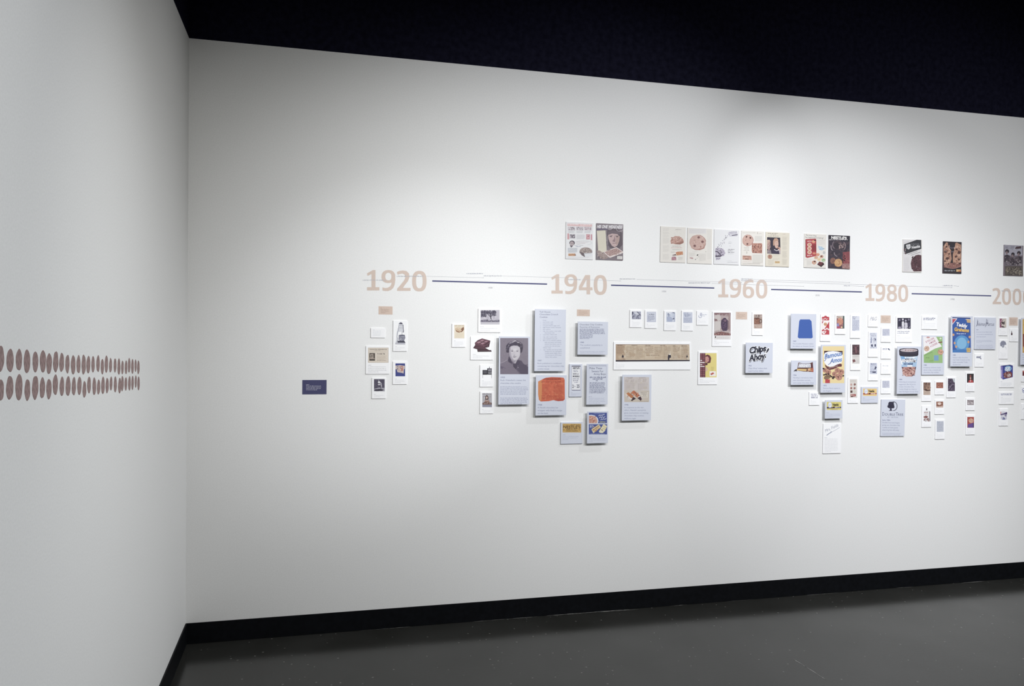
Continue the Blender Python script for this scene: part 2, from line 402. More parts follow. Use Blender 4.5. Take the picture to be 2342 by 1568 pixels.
def glyph_obj(name, ch, u0, u1, vt, vb, parent, m, front):
    """one vinyl numeral filling the pixel box u0..u1, vt..vb"""
    vv, ff = [], []
    for kq, q in enumerate(DIG[ch]):
        b = len(vv)
        for x, y in q:
            w = onwall(u0+x*(u1-u0), vt+y*(vb-vt), front); vv.append((w.x-parent.location.x, -front-kq*1e-6, w.z-parent.location.z))
        ff.append(tuple(range(b, b+len(q))))
    me = bpy.data.meshes.new(name); me.from_pydata(vv, [], ff)
    return link(name, me, m, parent=parent)
def year(label, reg, digits):
    ox, oy, k = REG[reg]; d0 = digits[0]; c = onwall(ox+d0[1]/k, oy+d0[4]/k)
    o = bpy.data.objects.new('year_numerals', None); COL.objects.link(o); o.location = (c.x, 0, c.z); o.empty_display_size = .05
    tag(o, label, 'numerals', 'large year numerals on the timeline')
    for ch, x0, x1, y0, y1 in digits:
        glyph_obj('digit', ch, ox+x0/k, ox+x1/k, oy+y0/k, oy+y1/k, o, M_TAN, .0004)
year('large tan vinyl numerals reading 1920 at the start of the timeline', 'R1', [('1',112,280,160,432),('9',308,492,160,440),('2',514,697,165,438),('0',718,911,170,446)])
year('large tan vinyl numerals reading 1940 below the two wartime magazine pages', 'D2', [('1',246,552,315,832),('9',598,938,316,846),('4',985,1352,335,852),('0',1382,1732,335,868)])
year('large tan vinyl numerals reading 1960, between the second and third navy bars', 'PX', [('1',1642.5,1665.7,637.2,679.6),('9',1668.8,1695,637.6,680.5),('6',1699,1724.8,638.8,681.5),('0',1729,1755,639.4,682.2)])
year('large tan vinyl numerals reading 1980, between the third and fourth navy bars', 'PX', [('1',1979.5,1999.8,648.4,687.7),('9',2002,2024.6,648.8,688.9),('8',2028.4,2051.6,650,689.6),('0',2054.4,2077.2,650.4,690.4)])
year('large tan vinyl numerals reading 2000 at the end of the timeline', 'D3', [('2',262,518,236,722),('0',548,818,246,742),('0',862,1126,256,748),('0',1172,1432,268,756)])

def rule(u0, v0, u1, v1, th, label, m, name, front):
    a, b = onwall(u0, v0), onwall(u1, v1); z = (a.z+b.z)/2
    me = box_mesh(name, -(b.x-a.x)/2, (b.x-a.x)/2, -front, 0, -th/2, th/2)
    o = link(name, me, m, loc=((a.x+b.x)/2, 0, z)); tag(o, label, 'timeline bar', 'thick navy bars of the timeline'); return o
rule(988.7, 643.3, 1251.2, 648.3, .0085, 'first thick navy timeline bar from the corner, running from 1920 to 1940', M_NAVY, 'timeline_bar', .0005)
rule(1397.5, 652.2, 1633.6, 658.0, .0085, 'second thick navy timeline bar from the corner, running from 1940 to 1960', M_NAVY, 'timeline_bar', .0005)
rule(1763.6, 661.4, 1971.2, 667.4, .0085, 'third thick navy timeline bar from the corner, running from 1960 to 1980', M_NAVY, 'timeline_bar', .0005)
rule(2085.0, 671.0, 2266.8, 676.4, .0085, 'fourth thick navy timeline bar from the corner, running from 1980 to 2000', M_NAVY, 'timeline_bar', .0005)

def wallprint(name, label, cat, group, u, v, fn, front=.0007):
    c = onwall(u, v); me = None
    F = Flat(None, c.x, c.z, front); a = Art(F, name, 'PX', 0); fn(a)
    me = bpy.data.meshes.new(name); me.from_pydata(a.v, [], a.f)
    at = me.color_attributes.new('ink', 'FLOAT_COLOR', 'CORNER'); buf = []
    for poly, cc in zip(me.polygons, a.c): buf.extend(cc*poly.loop_total)
    at.data.foreach_set('color', buf)
    o = link(name, me, M_PRINT, loc=(c.x, 0, c.z)); tag(o, label, cat, group)
for s_, u, v, nth in (('1930', 1121.3, 659.4, 'first'), ('1950', 1518.4, 667.8, 'second'), ('1970', 1869.4, 676.8, 'third'), ('1990', 2178.3, 685.8, 'fourth')):
    wallprint('decade_mark', 'tiny grey printed number %s below the %s navy bar' % (s_, nth), 'lettering', 'tiny decade marks under the bars', u, v,
              lambda a: a.t(s_, u, v, 3.6, 'b4b5bf', w=10.5, align='C', bold=0))
def era(label, tx0, tx1, tv, lx1=None, lv1=None, txt=None, c='c2c4ce', tv1=None):
    def fn(a):
        tv1_ = tv1 or tv
        if txt: a.t(txt, tx0, tv+1.2, 2.9, c, w=tx1-tx0, rot=math.degrees(math.atan2(tv1_-tv, tx1-tx0)))
        else: a.w(tx0, tv-.9, tx1, 1, 3, 1.7, c, 1.0)
        if lx1: a.l([(tx1+1, tv1_), (lx1, lv1)], .55, 'c9cad2'); a.e(lx1, lv1, .8, .8, 'b4b6c0', n=10)
    wallprint('era_line', label, 'timeline note', 'thin era lines of the timeline', tx0, tv, fn)
era('tiny grey lettering crossing the numerals 1920 near their foot', 829.5, 883, 640.6, txt='UNITED STATES OF AMERICA')
era('thin grey era line starting inside numeral 1920, ending above the first bar', 907.5, 975, 631.5, 1105.5, 634.8)
era('tiny pale lettering above the first bar, without a line', 1067, 1106, 625.4, c='b6bccb')
era('thin grey era line from above the first bar through numeral 1940', 1106.5, 1148, 630.6, 1297, 634.9)
era('short grey era line crossing numerals 1940 toward the second bar', 1299, 1330, 639.0, 1419, 642.0)
era('thin grey era line above the second bar reaching numeral 1960', 1417.5, 1455, 637.6, 1696, 645.8, tv1=638.6)
era('lower grey era line passing through numerals 1960 from the second bar', 1575, 1627, 646.6, 1837.8, 654.3, tv1=647.6)
era('uppermost thin grey era line starting over the numeral 1960', 1695, 1722, 637.8, 1943, 645.4, tv1=638.6)
era('long thin grey era line from 1960 across 1980 to the fourth bar', 1695, 1722, 641.6, 2177, 657.2, tv1=642.4)
era('short grey era line just left of numerals 1980', 1930, 1945, 653.0, 1975, 654.6)
era('short grey note with dot above the fourth bar', 2156, 2180, 653.0, 2192, 654.3)
era('thin grey era line crossing the zeros of 2000', 2291, 2312, 665.0, 2352, 666.6)

# ---------------------------------------------------------------- tan and navy text labels
def textsticker(P, reg, x0, y0, x1, n, step, h, c):
    a = P.art('lettering', reg); a.w(x0, y0-step*1.1, x0+(x1-x0)*.22, 1, step, h*1.15, c, 1.0); a.w(x0, y0, x1, n, step, h, c, .7); a.done()
P = Panel('text_label', 'R2', 197, 1183, 545, 1390, 'sticker', 'navy blue rectangular text label alone on the wall, nearest the corner', 'label', 'tan and navy text labels', m=M_NAVYLAB)
textsticker(P, 'R2', 252, 1266, 490, 4, 18, 8, 'b9b8cc')
P = tanlabel('R2', 1291, 125, 1492, 242, 'tan text label above the small text-only card'); textsticker(P, 'R2', 1322, 166, 1445, 4, 16, 7, 'b49a8a')
P = tanlabel('R4', 1103, 157, 1375, 298, 'tan text label above the board with the newspaper recipe'); textsticker(P, 'R4', 1140, 200, 1330, 4, 22, 9, 'c3a593')
P = tanlabel('B1', 808, 178, 1010, 312, 'tan text label between the vase card and the mug card'); textsticker(P, 'B1', 835, 222, 975, 4, 18, 7, 'b99f8e')
P = tanlabel('B4', 388, 147, 548, 272, 'tan text label beside the card with the monogram'); textsticker(P, 'B4', 408, 185, 520, 5, 15, 6, 'b79d8c')
P = tanlabel('C1', 1648, 247, 1840, 432, 'tan text label above the tiny bottle card'); textsticker(P, 'C1', 1672, 300, 1815, 5, 22, 9, 'b08f7c')

# ---------------------------------------------------------------- cards between 1920 and 1940
P = card('R2', 1180, 437, 1385, 575, 'small white text-only card below the tan label at 1920')
cap(P, 'R2', 1210, 462, 1335, 5, 16, 6, 'c3cad6', last=.9)

P = card('R2', 1500, 330, 1700, 770, 'tall white card showing an old stand mixer with bowl')
a = P.art('picture', 'R2')
a.p([(1578,375),(1600,355),(1625,358),(1642,385),(1645,440),(1652,500),(1640,505),(1632,490),(1575,495),(1562,560),(1578,600),(1565,640),(1530,655),(1545,600),(1550,520),(1565,440),(1578,430)], 'dfe0e8')
a.l([(1580,400),(1578,470),(1560,500),(1556,570),(1570,610),(1545,650)], 6, '9b9cab').l([(1643,390),(1646,440),(1650,500)], 9, '6b6b80').l([(1582,400),(1642,404)], 4, '8b8c9c').l([(1578,435),(1645,438)], 4, 'a2a3b0')
a.p([(1580,380),(1600,356),(1628,360),(1640,384)], '5d5c70').l([(1628,490),(1628,540)], 5, '77778a')
a.p([(1580,540),(1668,535),(1676,580),(1655,625),(1600,630),(1578,600)], '8e8ea0').b(1585,545,1665,620,14,6,12,['a7a7b8','77778b','bfc0cc'])
a.e(1625, 540, 44, 7, '50506a').p([(1565,620),(1660,620),(1678,650),(1560,655)], '454559').p([(1530,648),(1676,650),(1672,670),(1530,668)], 'cfd0da').l([(1530,668),(1672,671)], 5, '7b7b8e')
a.l([(1640,500),(1655,470)], 5, '55556a'); a.done()
cap(P, 'R2', 1527, 700, 1672, 2, 20, 6, 'c0c2cc')

P = card('R2', 1108, 695, 1448, 1097, 'white card with a beige newspaper clipping headed in capitals')
a = P.art('picture', 'R2'); a.r(1140,720,1432,935,'b39f8a').r(1143,723,1428,932,'e6d9ca')
a.t('THE ELECTRIC REFRIGERATOR', 1160, 752, 13, '6d5f55', w=250, bold=1).w(1235,760,1330,1,10,6,'a2917f',1).w(1158,780,1410,1,12,5,'b9a793',1)
a.w(1275,803,1392,1,12,12,'63564d',1).w(1270,835,1410,5,13,5,'bba995',.8).w(1270,898,1405,1,10,7,'978675',1)
a.r(1158,797,1240,905,'54473f').p([(1170,815),(1215,808),(1218,870),(1180,885)],'c2b3a6').p([(1165,860),(1235,872),(1238,895),(1165,890)],'b09f92').r(1185,820,1198,860,'6a5c53').r(1203,818,1210,855,'7d6e64').r(1160,885,1240,905,'3a302b'); a.done()
cap(P, 'R2', 1142, 968, 1415, 4, 24, 8, 'a9aab6')

P = card('R2', 1495, 915, 1700, 1245, 'white card with a small print of an ornament on deep blue')
a = P.art('picture', 'R2'); a.r(1533,945,1672,1130,'3b4591')
a.p([(1533,978),(1600,970),(1668,980),(1665,1025),(1655,1030),(1650,1090),(1630,1082),(1560,1070),(1556,1030),(1533,1028)],'d7c3bb').p([(1600,985),(1640,980),(1645,1050),(1610,1060)],'c17f74').p([(1548,985),(1575,980),(1580,1040),(1560,1045)],'8f8591').b(1545,980,1650,1070,18,5,11,['e8dcd6','b98178','a59aa4','cdb2a8']); a.done()
cap(P, 'R2', 1527, 1165, 1665, 3, 18, 6, 'c3c4cc')

P = card('R2', 1195, 1150, 1397, 1450, 'white card with a dark photograph of a bent desk lamp')
a = P.art('picture', 'R2'); a.r(1225,1170,1378,1345,'50495f').b(1228,1172,1376,1290,22,8,16,['5a5468','484257','615b70'])
a.p([(1227,1310),(1300,1290),(1376,1296),(1376,1343),(1227,1343)],'a9a6b3').e(1270,1328,42,14,'3b3549').p([(1290,1310),(1370,1322),(1340,1338),(1280,1338)],'2f2a3d')
a.l([(1300,1215),(1325,1225),(1332,1262),(1326,1310)],12,'cdc9d3').l([(1322,1275),(1326,1315)],10,'3a3448').e(1298,1215,17,16,'eceaf0').p([(1280,1242),(1318,1240),(1314,1256),(1286,1258)],'d9d6de').e(1294,1190,5,9,'bdb9c6'); a.done()
cap(P, 'R2', 1226, 1385, 1370, 2, 18, 6, 'c0c1ca')

P = card('R3', 80, 290, 260, 600, 'white card with a cream recipe pamphlet and brown bowl drawing')
a = P.art('picture', 'R3'); a.r(110,305,245,485,'f0e2ca').w(113,312,243,1,10,12,'c9b79c',1).p([(122,350),(150,340),(205,345),(235,330),(240,365),(215,395),(180,408),(140,400)],'d9bd9b')
a.p([(205,355),(235,332),(240,365),(215,398),(190,405)],'8d5f45').p([(122,365),(150,385),(185,395),(180,410),(140,400)],'a67a5c').b(135,345,210,390,10,5,10,['ecd9bd','c8a37e','f3e7d2']).w(128,420,228,4,16,5,'e0d0b2',.7); a.done()
cap(P, 'R3', 108, 515, 235, 4, 16, 6, 'cfd1dc')

P = card('R3', 428, 90, 728, 403, 'white card with a black and white photograph of a spreading tree')
a = P.art('picture', 'R3'); a.r(458,108,712,300,'c4bfcb').r(458,268,712,300,'d3cfd8').b(458,108,712,250,10,20,34,['cfcad5','bcb6c4'])
a.r(458,262,712,300,'cbc7d1').p([(458,245),(520,236),(600,244),(712,238),(712,268),(458,268)],'7d778c')
a.l([(588,150),(594,200),(602,250),(618,256)],13,'3b3549').l([(594,205),(560,165),(530,150)],7,'3f394d').l([(596,200),(625,160),(640,140)],7,'3f394d').l([(590,180),(575,140)],6,'3f394d')
a.b(460,110,670,165,95,9,17,['4a4459','39334a','544e64','443e54']).b(460,150,540,205,34,8,14,['4a4459','5d576d','413b51']).b(595,140,670,190,26,7,13,['4a4459','5d576d','413b51']).b(470,115,665,190,34,4,8,['8f8a9b','a7a2b2','716b80'])
a.e(585,242,24,15,'bdb8c6').e(640,244,20,12,'c6c2ce').b(460,238,712,266,46,5,9,['453f55','5d576d','8b8699','a29dae']).b(540,225,620,262,14,4,7,['cfcbd6','39334a']); a.done()
cap(P, 'R3', 456, 328, 688, 2, 22, 6, 'c5c6d0')

P = card('R3', 327, 460, 627, 770, 'white card with a stack of dark chocolate squares')
a = P.art('picture', 'R3'); a.p([(360,615),(385,575),(480,590),(605,655),(600,662),(420,662),(415,630)],'4d2b39').p([(415,632),(600,640),(606,662),(420,664)],'3a1f2b')
a.p([(382,545),(420,510),(480,485),(590,515),(585,545),(570,600),(520,612),(390,580)],'5d3344').p([(382,545),(480,487),(590,515),(520,560)],'6e4050').p([(520,560),(588,518),(572,600),(520,612)],'4a2736')
for q in ([(405,540),(440,522),(470,532),(437,550)],[(448,518),(482,500),(512,508),(478,527)],[(452,555),(486,537),(518,546),(488,566)],[(495,532),(528,514),(560,522),(526,542)]): a.p(q,'a97f8d')
a.l([(384,548),(520,585),(582,540)],4,'8d6070').l([(425,515),(540,545)],5,'3f2230').l([(440,560),(545,505)],5,'3f2230').l([(395,600),(520,620)],4,'77505d').l([(420,645),(590,650)],4,'6a4553').l([(545,570),(560,600)],4,'7d5563').b(400,585,560,600,6,5,9,['754a59','3d2230']); a.done()
cap(P, 'R3', 356, 695, 590, 2, 22, 7, 'b5b6c2')

P = card('R3', 452, 838, 628, 1128, 'white card with a small black stove picture')
a = P.art('picture', 'R3'); a.r(485,905,550,968,'33303a').r(548,882,608,966,'2b2933').r(560,890,600,925,'8f8c97').r(495,918,540,950,'56535e').r(558,940,604,950,'c9c7cf').r(490,955,606,966,'232129').l([(488,966),(488,1012)],4,'6b6873').l([(605,966),(605,1012)],4,'6b6873').l([(577,862),(577,884)],7,'4a4752').b(490,915,600,950,8,4,8,['716e7a','403d48']); a.done()
cap(P, 'R3', 482, 1045, 600, 4, 15, 6, 'c9ccd6')

P = card('R3', 452, 1190, 630, 1485, 'white card with a sepia print of a seated girl')
a = P.art('picture', 'R3'); a.r(482,1215,610,1398,'b9b6bd').w(485,1217,608,1,10,10,'77727f',1).r(482,1340,610,1365,'5d4a49').b(484,1235,608,1335,12,10,18,['c8c6cc','aaa6ae'])
a.p([(520,1300),(522,1255),(540,1235),(560,1248),(566,1285),(560,1300)],'5b403f').e(542,1272,11,16,'cfb6ac').p([(505,1345),(520,1300),(545,1310),(568,1300),(585,1345)],'a88478').p([(484,1345),(520,1325),(575,1328),(606,1342),(600,1362),(490,1362)],'7d5d56').r(482,1366,610,1396,'8f8fa2').b(490,1330,600,1360,9,5,9,['c6aca2','6a4a46']); a.done()
cap(P, 'R3', 482, 1425, 602, 3, 14, 5, 'd2d3da')

# ---------------------------------------------------------------- board: portrait of a woman
P = stand('R3', 700, 458, 1113, 1365, 'tall lilac board with a grey portrait photograph of a woman with short hair')
a = P.art('picture', 'D5')
a.r(200,180,1113,1360,'877d8c').b(205,185,1108,950,160,18,34,['8a808f','857b8a','8b818f','83798a'])
# shoulders and jacket
a.p([(203,1010),(330,958),(430,890),(500,860),(760,870),(900,920),(960,1010),(1110,1110),(1112,1358),(203,1358)],'6f6477')
a.p([(215,1000),(330,950),(430,880),(520,1000),(640,1110),(820,1358),(203,1358)],'7d7283').p([(740,890),(890,920),(950,1020),(1112,1120),(1112,1358),(900,1358),(700,1190)],'574d62')
a.p([(203,1080),(300,1120),(400,1160),(330,1185),(203,1180)],'665b70').l([(215,1000),(330,950),(440,885)],12,'aba3b0')
a.b(220,1030,780,1350,120,12,22,['7d7283','7a6f80','807587']).b(820,1020,1105,1350,60,10,18,['5a5065','584e63','564c61'])
# neck and collar
a.p([(510,740),(830,740),(770,900),(700,1010),(650,1000),(560,900)],'b3abb6').p([(520,800),(600,880),(690,930),(650,1000),(560,900)],'9a919f').p([(485,770),(505,800),(560,930),(600,1010),(560,1000),(470,960),(455,910)],'4a4056').p([(700,1010),(760,890),(860,960),(790,1060),(730,1060)],'4d4359')
a.p([(610,1020),(720,1020),(760,1100),(700,1190),(640,1110)],'4a4055').l([(630,1100),(700,1180)],13,'3b3146').e(782,1140,8,22,'a79fae')
# hair: dark mass, then the lit waves
a.p([(402,640),(397,520),(408,430),(450,350),(520,310),(600,290),(680,248),(760,262),(850,310),(925,370),(942,450),(935,540),(915,630),(880,670),(850,640),(480,650),(430,655)],'4d4458')
a.p([(488,570),(505,480),(560,440),(650,418),(760,425),(835,480),(852,560),(850,640),(835,750),(790,840),(730,900),(670,922),(610,900),(550,845),(505,760),(490,660)],'cbc5cd')
a.p([(488,570),(505,480),(545,450),(535,600),(548,720),(590,820),(650,905),(610,900),(550,845),(505,760),(490,660)],'aaa2b0').p([(505,480),(560,440),(650,418),(760,425),(835,480),(800,470),(700,445),(600,455),(540,480)],'b5aeb9').p([(790,840),(835,750),(850,640),(858,700),(840,780),(800,850)],'a39ba8')
a.p([(640,905),(700,905),(740,880),(720,915),(670,930)],'9b93a1').e(690,560,80,40,'d6d1d8').e(760,690,42,40,'cec9d0').e(572,700,30,46,'c3bcc6')
a.p([(405,440),(440,380),(490,350),(540,370),(600,415),(560,440),(505,480),(490,560),(480,650),(425,648),(403,560)],'433a4e').p([(585,345),(640,330),(735,345),(755,395),(735,425),(650,420),(610,400)],'453c50').p([(700,275),(770,290),(850,370),(928,420),(930,540),(895,645),(862,600),(845,500),(800,430),(760,360)],'423949')
for x,y,rx,ry,ro,c in ((430,600,34,46,0,'463d50'),(418,520,30,46,5,'4f4659'),(430,440,34,40,20,'40374b'),(470,385,44,30,-25,'4a4155'),(455,470,20,34,10,'6a6175'),(520,350,46,26,-12,'756c7e'),(540,335,30,12,-8,'b3acb7'),(560,395,40,20,25,'433a4e'),(600,320,40,24,-20,'8b8392'),(640,292,44,18,-18,'b1aab5'),(665,340,50,22,-5,'4a4155'),(690,272,40,16,5,'c3bdc7'),(690,390,44,22,8,'40374b'),(745,300,40,22,25,'7d7485'),(760,360,30,34,40,'463d50'),(800,320,40,18,30,'9a929f'),(820,385,28,44,-30,'423949'),(865,360,36,22,40,'776e80'),(895,420,34,40,-10,'4d4458'),(860,470,22,44,-10,'5f566a'),(905,500,26,46,5,'433a4e'),(885,580,24,44,8,'4a4155'),(872,640,16,26,0,'574e62'),(478,420,26,14,-30,'8b8392'),(770,330,22,9,30,'b9b2bd'),(905,455,8,26,0,'7d7485'),(412,560,7,26,0,'776e80')): a.wob(x,y,rx,ry,c,.08,14,ro)
# features
a.e(588,604,38,16,'9d95a3').e(757,608,38,15,'a39ba9').e(588,603,26,10,'6a6175').e(757,607,25,9,'746b7e').e(588,602,12,10,'3b3246').e(758,606,11,9,'463d50').l([(540,578),(585,562),(628,574)],8,'857c8c').l([(718,580),(762,568),(803,582)],8,'8a8191')
a.l([(655,620),(645,700),(652,730)],9,'b3abb7').p([(630,742),(655,730),(690,742),(670,756),(648,756)],'9d95a3').e(645,748,8,5,'7d7485').e(677,748,8,5,'857c8c')
a.p([(606,790),(640,783),(668,787),(700,781),(738,778),(700,797),(668,806),(635,801)],'6f6579').l([(606,790),(668,792),(740,778)],6,'574e62').p([(630,803),(668,808),(705,799),(672,822),(645,818)],'b0a4ae').e(672,850,36,10,'d0cbd2'); a.done('grey studio portrait photograph of a woman')
capt(P, 'R3', 722, 1012, 20, [('1933', 62), ('Ruth Wakefield creates the', 338), ('chocolate chip cookie', 272)], step=38)
a = P.art('body_text', 'R3'); a.w(722,1122,1095,6,20,9,'a3a9c6',.98); a.w(722,1272,1098,5,19,9,'a3a9c6',.85); a.done()

# ---------------------------------------------------------------- boards around 1940
P = stand('R4', 210, 150, 865, 1460, 'tallest lilac board, printed with a typed cookie recipe')
a = P.art('recipe_text', 'R4')
for s_, x, y, w in (('Toll House',312,228,232),('Chocolate Crunch',314,280,392),('Cookies',316,336,166)): a.t(s_, x, y, 34, '6a6f95', w=w, bold=0)
for s_, n, x, y, w in (('Cream','',378,397,80),('cup butter, add','1',378,434,218),('cup brown sugar','\u00be',380,474,222),('cup granulated sugar and','\u00be',380,510,355),('eggs beaten whole. Dissolve','2',382,548,382),('tsp. soda in','1',384,588,160),('tsp. hot water, mix with','1',386,626,382),('alternately with','',418,663,212),('cups flour sifted with','2',386,702,296),('tsp. salt. Lastly add','1',388,748,288),('cup chopped nuts and','1',388,786,296),("Bars (7 oz.) Nestle's yellow",'2',388,822,382),('label chocolate, semi-sweet','',420,862,350),('which has been cut in','',420,900,352),('pieces the size of a pea','',422,940,326),('Flavor with','',390,978,160),('tsp. vanilla and drop half','1',392,1018,382),('teaspoons on a greased','',424,1056,354),('cookie sheet. Bake 10 to','',426,1094,352),('12 minutes in 375 oven','',428,1132,348),('Makes 100 cookies','',430,1174,250)):
    a.t(s_, x, y, 19, '7c82a6', w=w)
    if n: a.t('1' if n != '2' else '2', 325, y, 19, '868cae')
a.done()
capt(P, 'R4', 268, 1252, 30, [('1937', 88), ('Ruth published a cookbook', 515), ('containing her chocolate chip', 560), ('cookie recipe', 250)], step=58, c='8a90b2')

P = stand('R4', 1118, 412, 1756, 1112, 'lilac board headed with a newspaper recipe, under the tan label at 1940')
a = P.art('clipping_text', 'R4'); a.t('Chocolate Chip Cookies', 1158, 494, 30, '50557c', w=485).t('Favorite of Everyone', 1160, 546, 30, '50557c', w=425)
a.w(1160,568,1705,5,24,13,'6f7499',1).w(1160,686,1450,5,21,12,'7d82a6',.7); a.done()
capt(P, 'R4', 1165, 868, 32, [('1940', 85), ("The cookie's popularity is", 475), ('established', 210)], step=58, c='8f95b6', more=(1165,1042,1715,2,30,10,'a9aeca',.95))

P = thin('R5', 800, 17, 1030, 605, 'narrow lilac board with a white price advertisement')
a = P.art('picture', 'R5'); a.r(842,47,1002,490,'f1f1f6').r(846,47,1000,62,'3c3d5c').r(848,480,1000,491,'55567a').l([(842,47),(842,490)],4,'8688a8').l([(1001,47),(1001,490)],4,'8688a8')
a.t("NESTL\u00c9'S",862,103,28,'33344f',w=122,bold=2).w(872,122,965,2,22,12,'8a8ca4',1).t('BARS or',866,205,26,'33344f',w=104,bold=1).t('MORSELS',862,250,26,'2b2c46',w=120,bold=2).w(862,275,975,1,22,14,'7b7d98',1).w(868,308,970,1,22,14,'7b7d98',1).w(890,338,960,1,22,14,'8587a0',1)
a.t('2',853,443,56,'3c3d5c',w=26,bold=1).t('for',884,428,22,'66688a',w=36).t('25',932,440,56,'3c3d5c',w=54,bold=1); a.done()
cap(P, 'R5', 832, 527, 1000, 2, 20, 9, 'a7adca')

P = stand('R5', 1110, 15, 1493, 745, 'lilac board with a bordered clipping about sweets for soldiers')
a = P.art('clipping_text', 'R5')
for x0,y0,x1,y1 in ((1145,38,1465,38),(1145,50,1465,50)): a.l([(x0,y0),(x1,y1)],5,'7d82a6')
a.l([(1153,50),(1156,560)],3,'9da2c0').l([(1462,50),(1464,560)],3,'9da2c0')
a.t('Make These',1158,108,36,'4a4e76',w=232,bold=0).t('Sweets For',1200,163,36,'4a4e76',w=212).t('Army Boys',1238,213,36,'4a4e76',w=218)
a.w(1165,246,1460,1,20,18,'62678e',1).w(1218,277,1405,1,20,17,'62678e',1).w(1275,307,1335,1,20,16,'62678e',1).w(1165,345,1452,11,18.5,11,'696e94',.9); a.done()
cap(P, 'R5', 1148, 600, 1460, 4, 28, 11, 'a2a8c6', last=.75)

P = stand('R5', 197, 217, 750, 940, 'lilac board showing an orange-red torn chocolate wrapper')
a = P.art('picture', 'R5'); a.p([(240,330),(320,290),(380,262),(480,250),(640,255),(700,262),(718,300),(720,650),(690,675),(600,682),(540,670),(520,662),(430,682),(290,688),(255,660),(240,560)],'d9643c')
a.p([(240,335),(310,300),(312,560),(300,680),(258,660),(242,560)],'dd8a4b').b(310,270,712,670,60,18,36,['d35e38','df6f45','cd5632','e07b4d']).p([(330,290),(380,262),(640,256),(640,300),(460,310)],'c44f2e').p([(540,670),(610,630),(715,640),(690,676),(600,682)],'c24c33')
a.w(350,278,685,1,20,19,'9c3f24',1).w(295,330,690,1,18,14,'a8452a',1).w(310,385,440,9,20,10,'c25333',.9).w(520,385,690,9,20,10,'c25333',.9).w(300,580,690,3,26,12,'bd4f30',.9); a.done('crumpled orange wrapper print')
capt(P, 'R5', 232, 760, 27, [('1938', 78), ('A Nestl\u00e9 chocolate bar', 372), ("wrapper with Ruth's recipe", 440), ('on the back.', 195)], step=50, c='7d84a8')

P = thin('R5', 650, 1062, 1040, 1450, 'lilac board with a yellow-gold chocolate wrapper, lowest at left under 1940')
a = P.art('picture', 'R5'); a.r(680,1085,1014,1243,'d0a651').b(684,1088,1010,1240,26,10,24,['d6ad5a','c89c47','dcb768'])
a.w(830,1100,990,1,12,12,'8a6428',1).t("NESTL\u00c9'S",688,1168,46,'5f3f17',w=312,bold=1).t('SEMI SWEET',738,1195,20,'7b5a26',w=205,bold=1).t('CHOCOLATE',738,1226,22,'7b5a26',w=212,bold=1).e(700,1195,12,14,'b18338').e(985,1195,12,14,'b18338'); a.done('golden wrapper print')
cap(P, 'R5', 682, 1282, 965, 3, 28, 9, '9fa6c6', last=.4)

P = stand('R5', 1120, 867, 1498, 1440, 'lilac board with two blue advertisement pictures of cookies and bars')
a = P.art('picture', 'R5'); a.r(1150,888,1475,1078,'44549f').r(1150,1095,1478,1278,'44549f')
pts=[(1150,945)]+[(1240+85*math.cos(t*.157-1.57)*1.0-0, 1010-80*math.sin(1.57-t*.157)) for t in range(0,10)]
a.p([(1152,930),(1200,925),(1260,940),(1310,985),(1325,1040),(1312,1078),(1152,1078)],'dfe3f0').p([(1152,945),(1200,940),(1255,955),(1295,995),(1305,1040),(1295,1078),(1152,1078)],'d7a08c').b(1155,945,1290,1076,34,9,18,['e3b3a0','c98571','f0cdbb','b36f5c'])
a.w(1240,896,1450,1,12,12,'8e9bd0',1).l([(1325,950),(1345,925),(1350,948),(1372,922),(1380,945),(1400,925),(1432,922)],9,'e8ecf7').l([(1338,985),(1360,960),(1372,982),(1395,955),(1405,978),(1445,958)],9,'e8ecf7').l([(1362,1022),(1385,995),(1398,1016),(1420,990),(1432,1012),(1462,990)],9,'e8ecf7').t('NESTLE',1342,1066,22,'c9c98c',w=105,bold=1)
a.p([(1195,1185),(1330,1098),(1368,1150),(1230,1258)],'e0cfa2').p([(1330,1225),(1415,1090),(1478,1130),(1440,1215),(1400,1252),(1340,1245)],'eadfb8').e(1375,1225,44,26,'e9e3c8').p([(1365,1180),(1395,1200),(1405,1218),(1380,1205)],'6b4536').b(1215,1130,1345,1235,14,8,14,['c98f4e','d9b878','b97d45']).l([(1220,1205),(1335,1125)],12,'b5793f').b(1390,1115,1465,1200,8,8,14,['d9c78f','cdb97c'])
a.w(1168,1110,1250,3,16,12,'c9d2ec',.6).w(1165,1264,1465,1,10,9,'a9b4da',1); a.done('two blue printed advertisement pictures')
cap(P, 'R5', 1155, 1322, 1470, 3, 26, 10, 'a0a6c6', last=.3)

# ---------------------------------------------------------------- cards between 1940 and 1960
P = card('R6', 418, 150, 645, 480, 'white card with a small photograph of a crowd in a tent')
a = P.art('picture', 'R6'); a.r(455,182,626,328,'a9abc0').p([(455,182),(480,182),(485,215),(455,260)],'4b4a68').p([(540,182),(560,182),(626,250),(626,280)],'5c5b78').p([(480,200),(545,190),(600,240),(560,250)],'d9dbe6').b(458,235,622,326,40,8,15,['44435f','6b6a88','9092aa','c3c5d4','33324d']); a.done()
cap(P, 'R6', 455, 362, 612, 5, 18, 6, 'd3d4db')

P = card('R6', 702, 155, 930, 497, 'white card with a pale blue framed notice')
a = P.art('picture', 'R6'); a.r(738,190,908,380,'b3b7d2').r(746,198,900,372,'d8dcea').t('Yes, Madam',766,243,20,'55587c',w=115,bold=1).w(756,258,892,7,15,9,'8f93b2',.5); a.done()
cap(P, 'R6', 735, 418, 895, 2, 20, 6, 'cfd0d9')

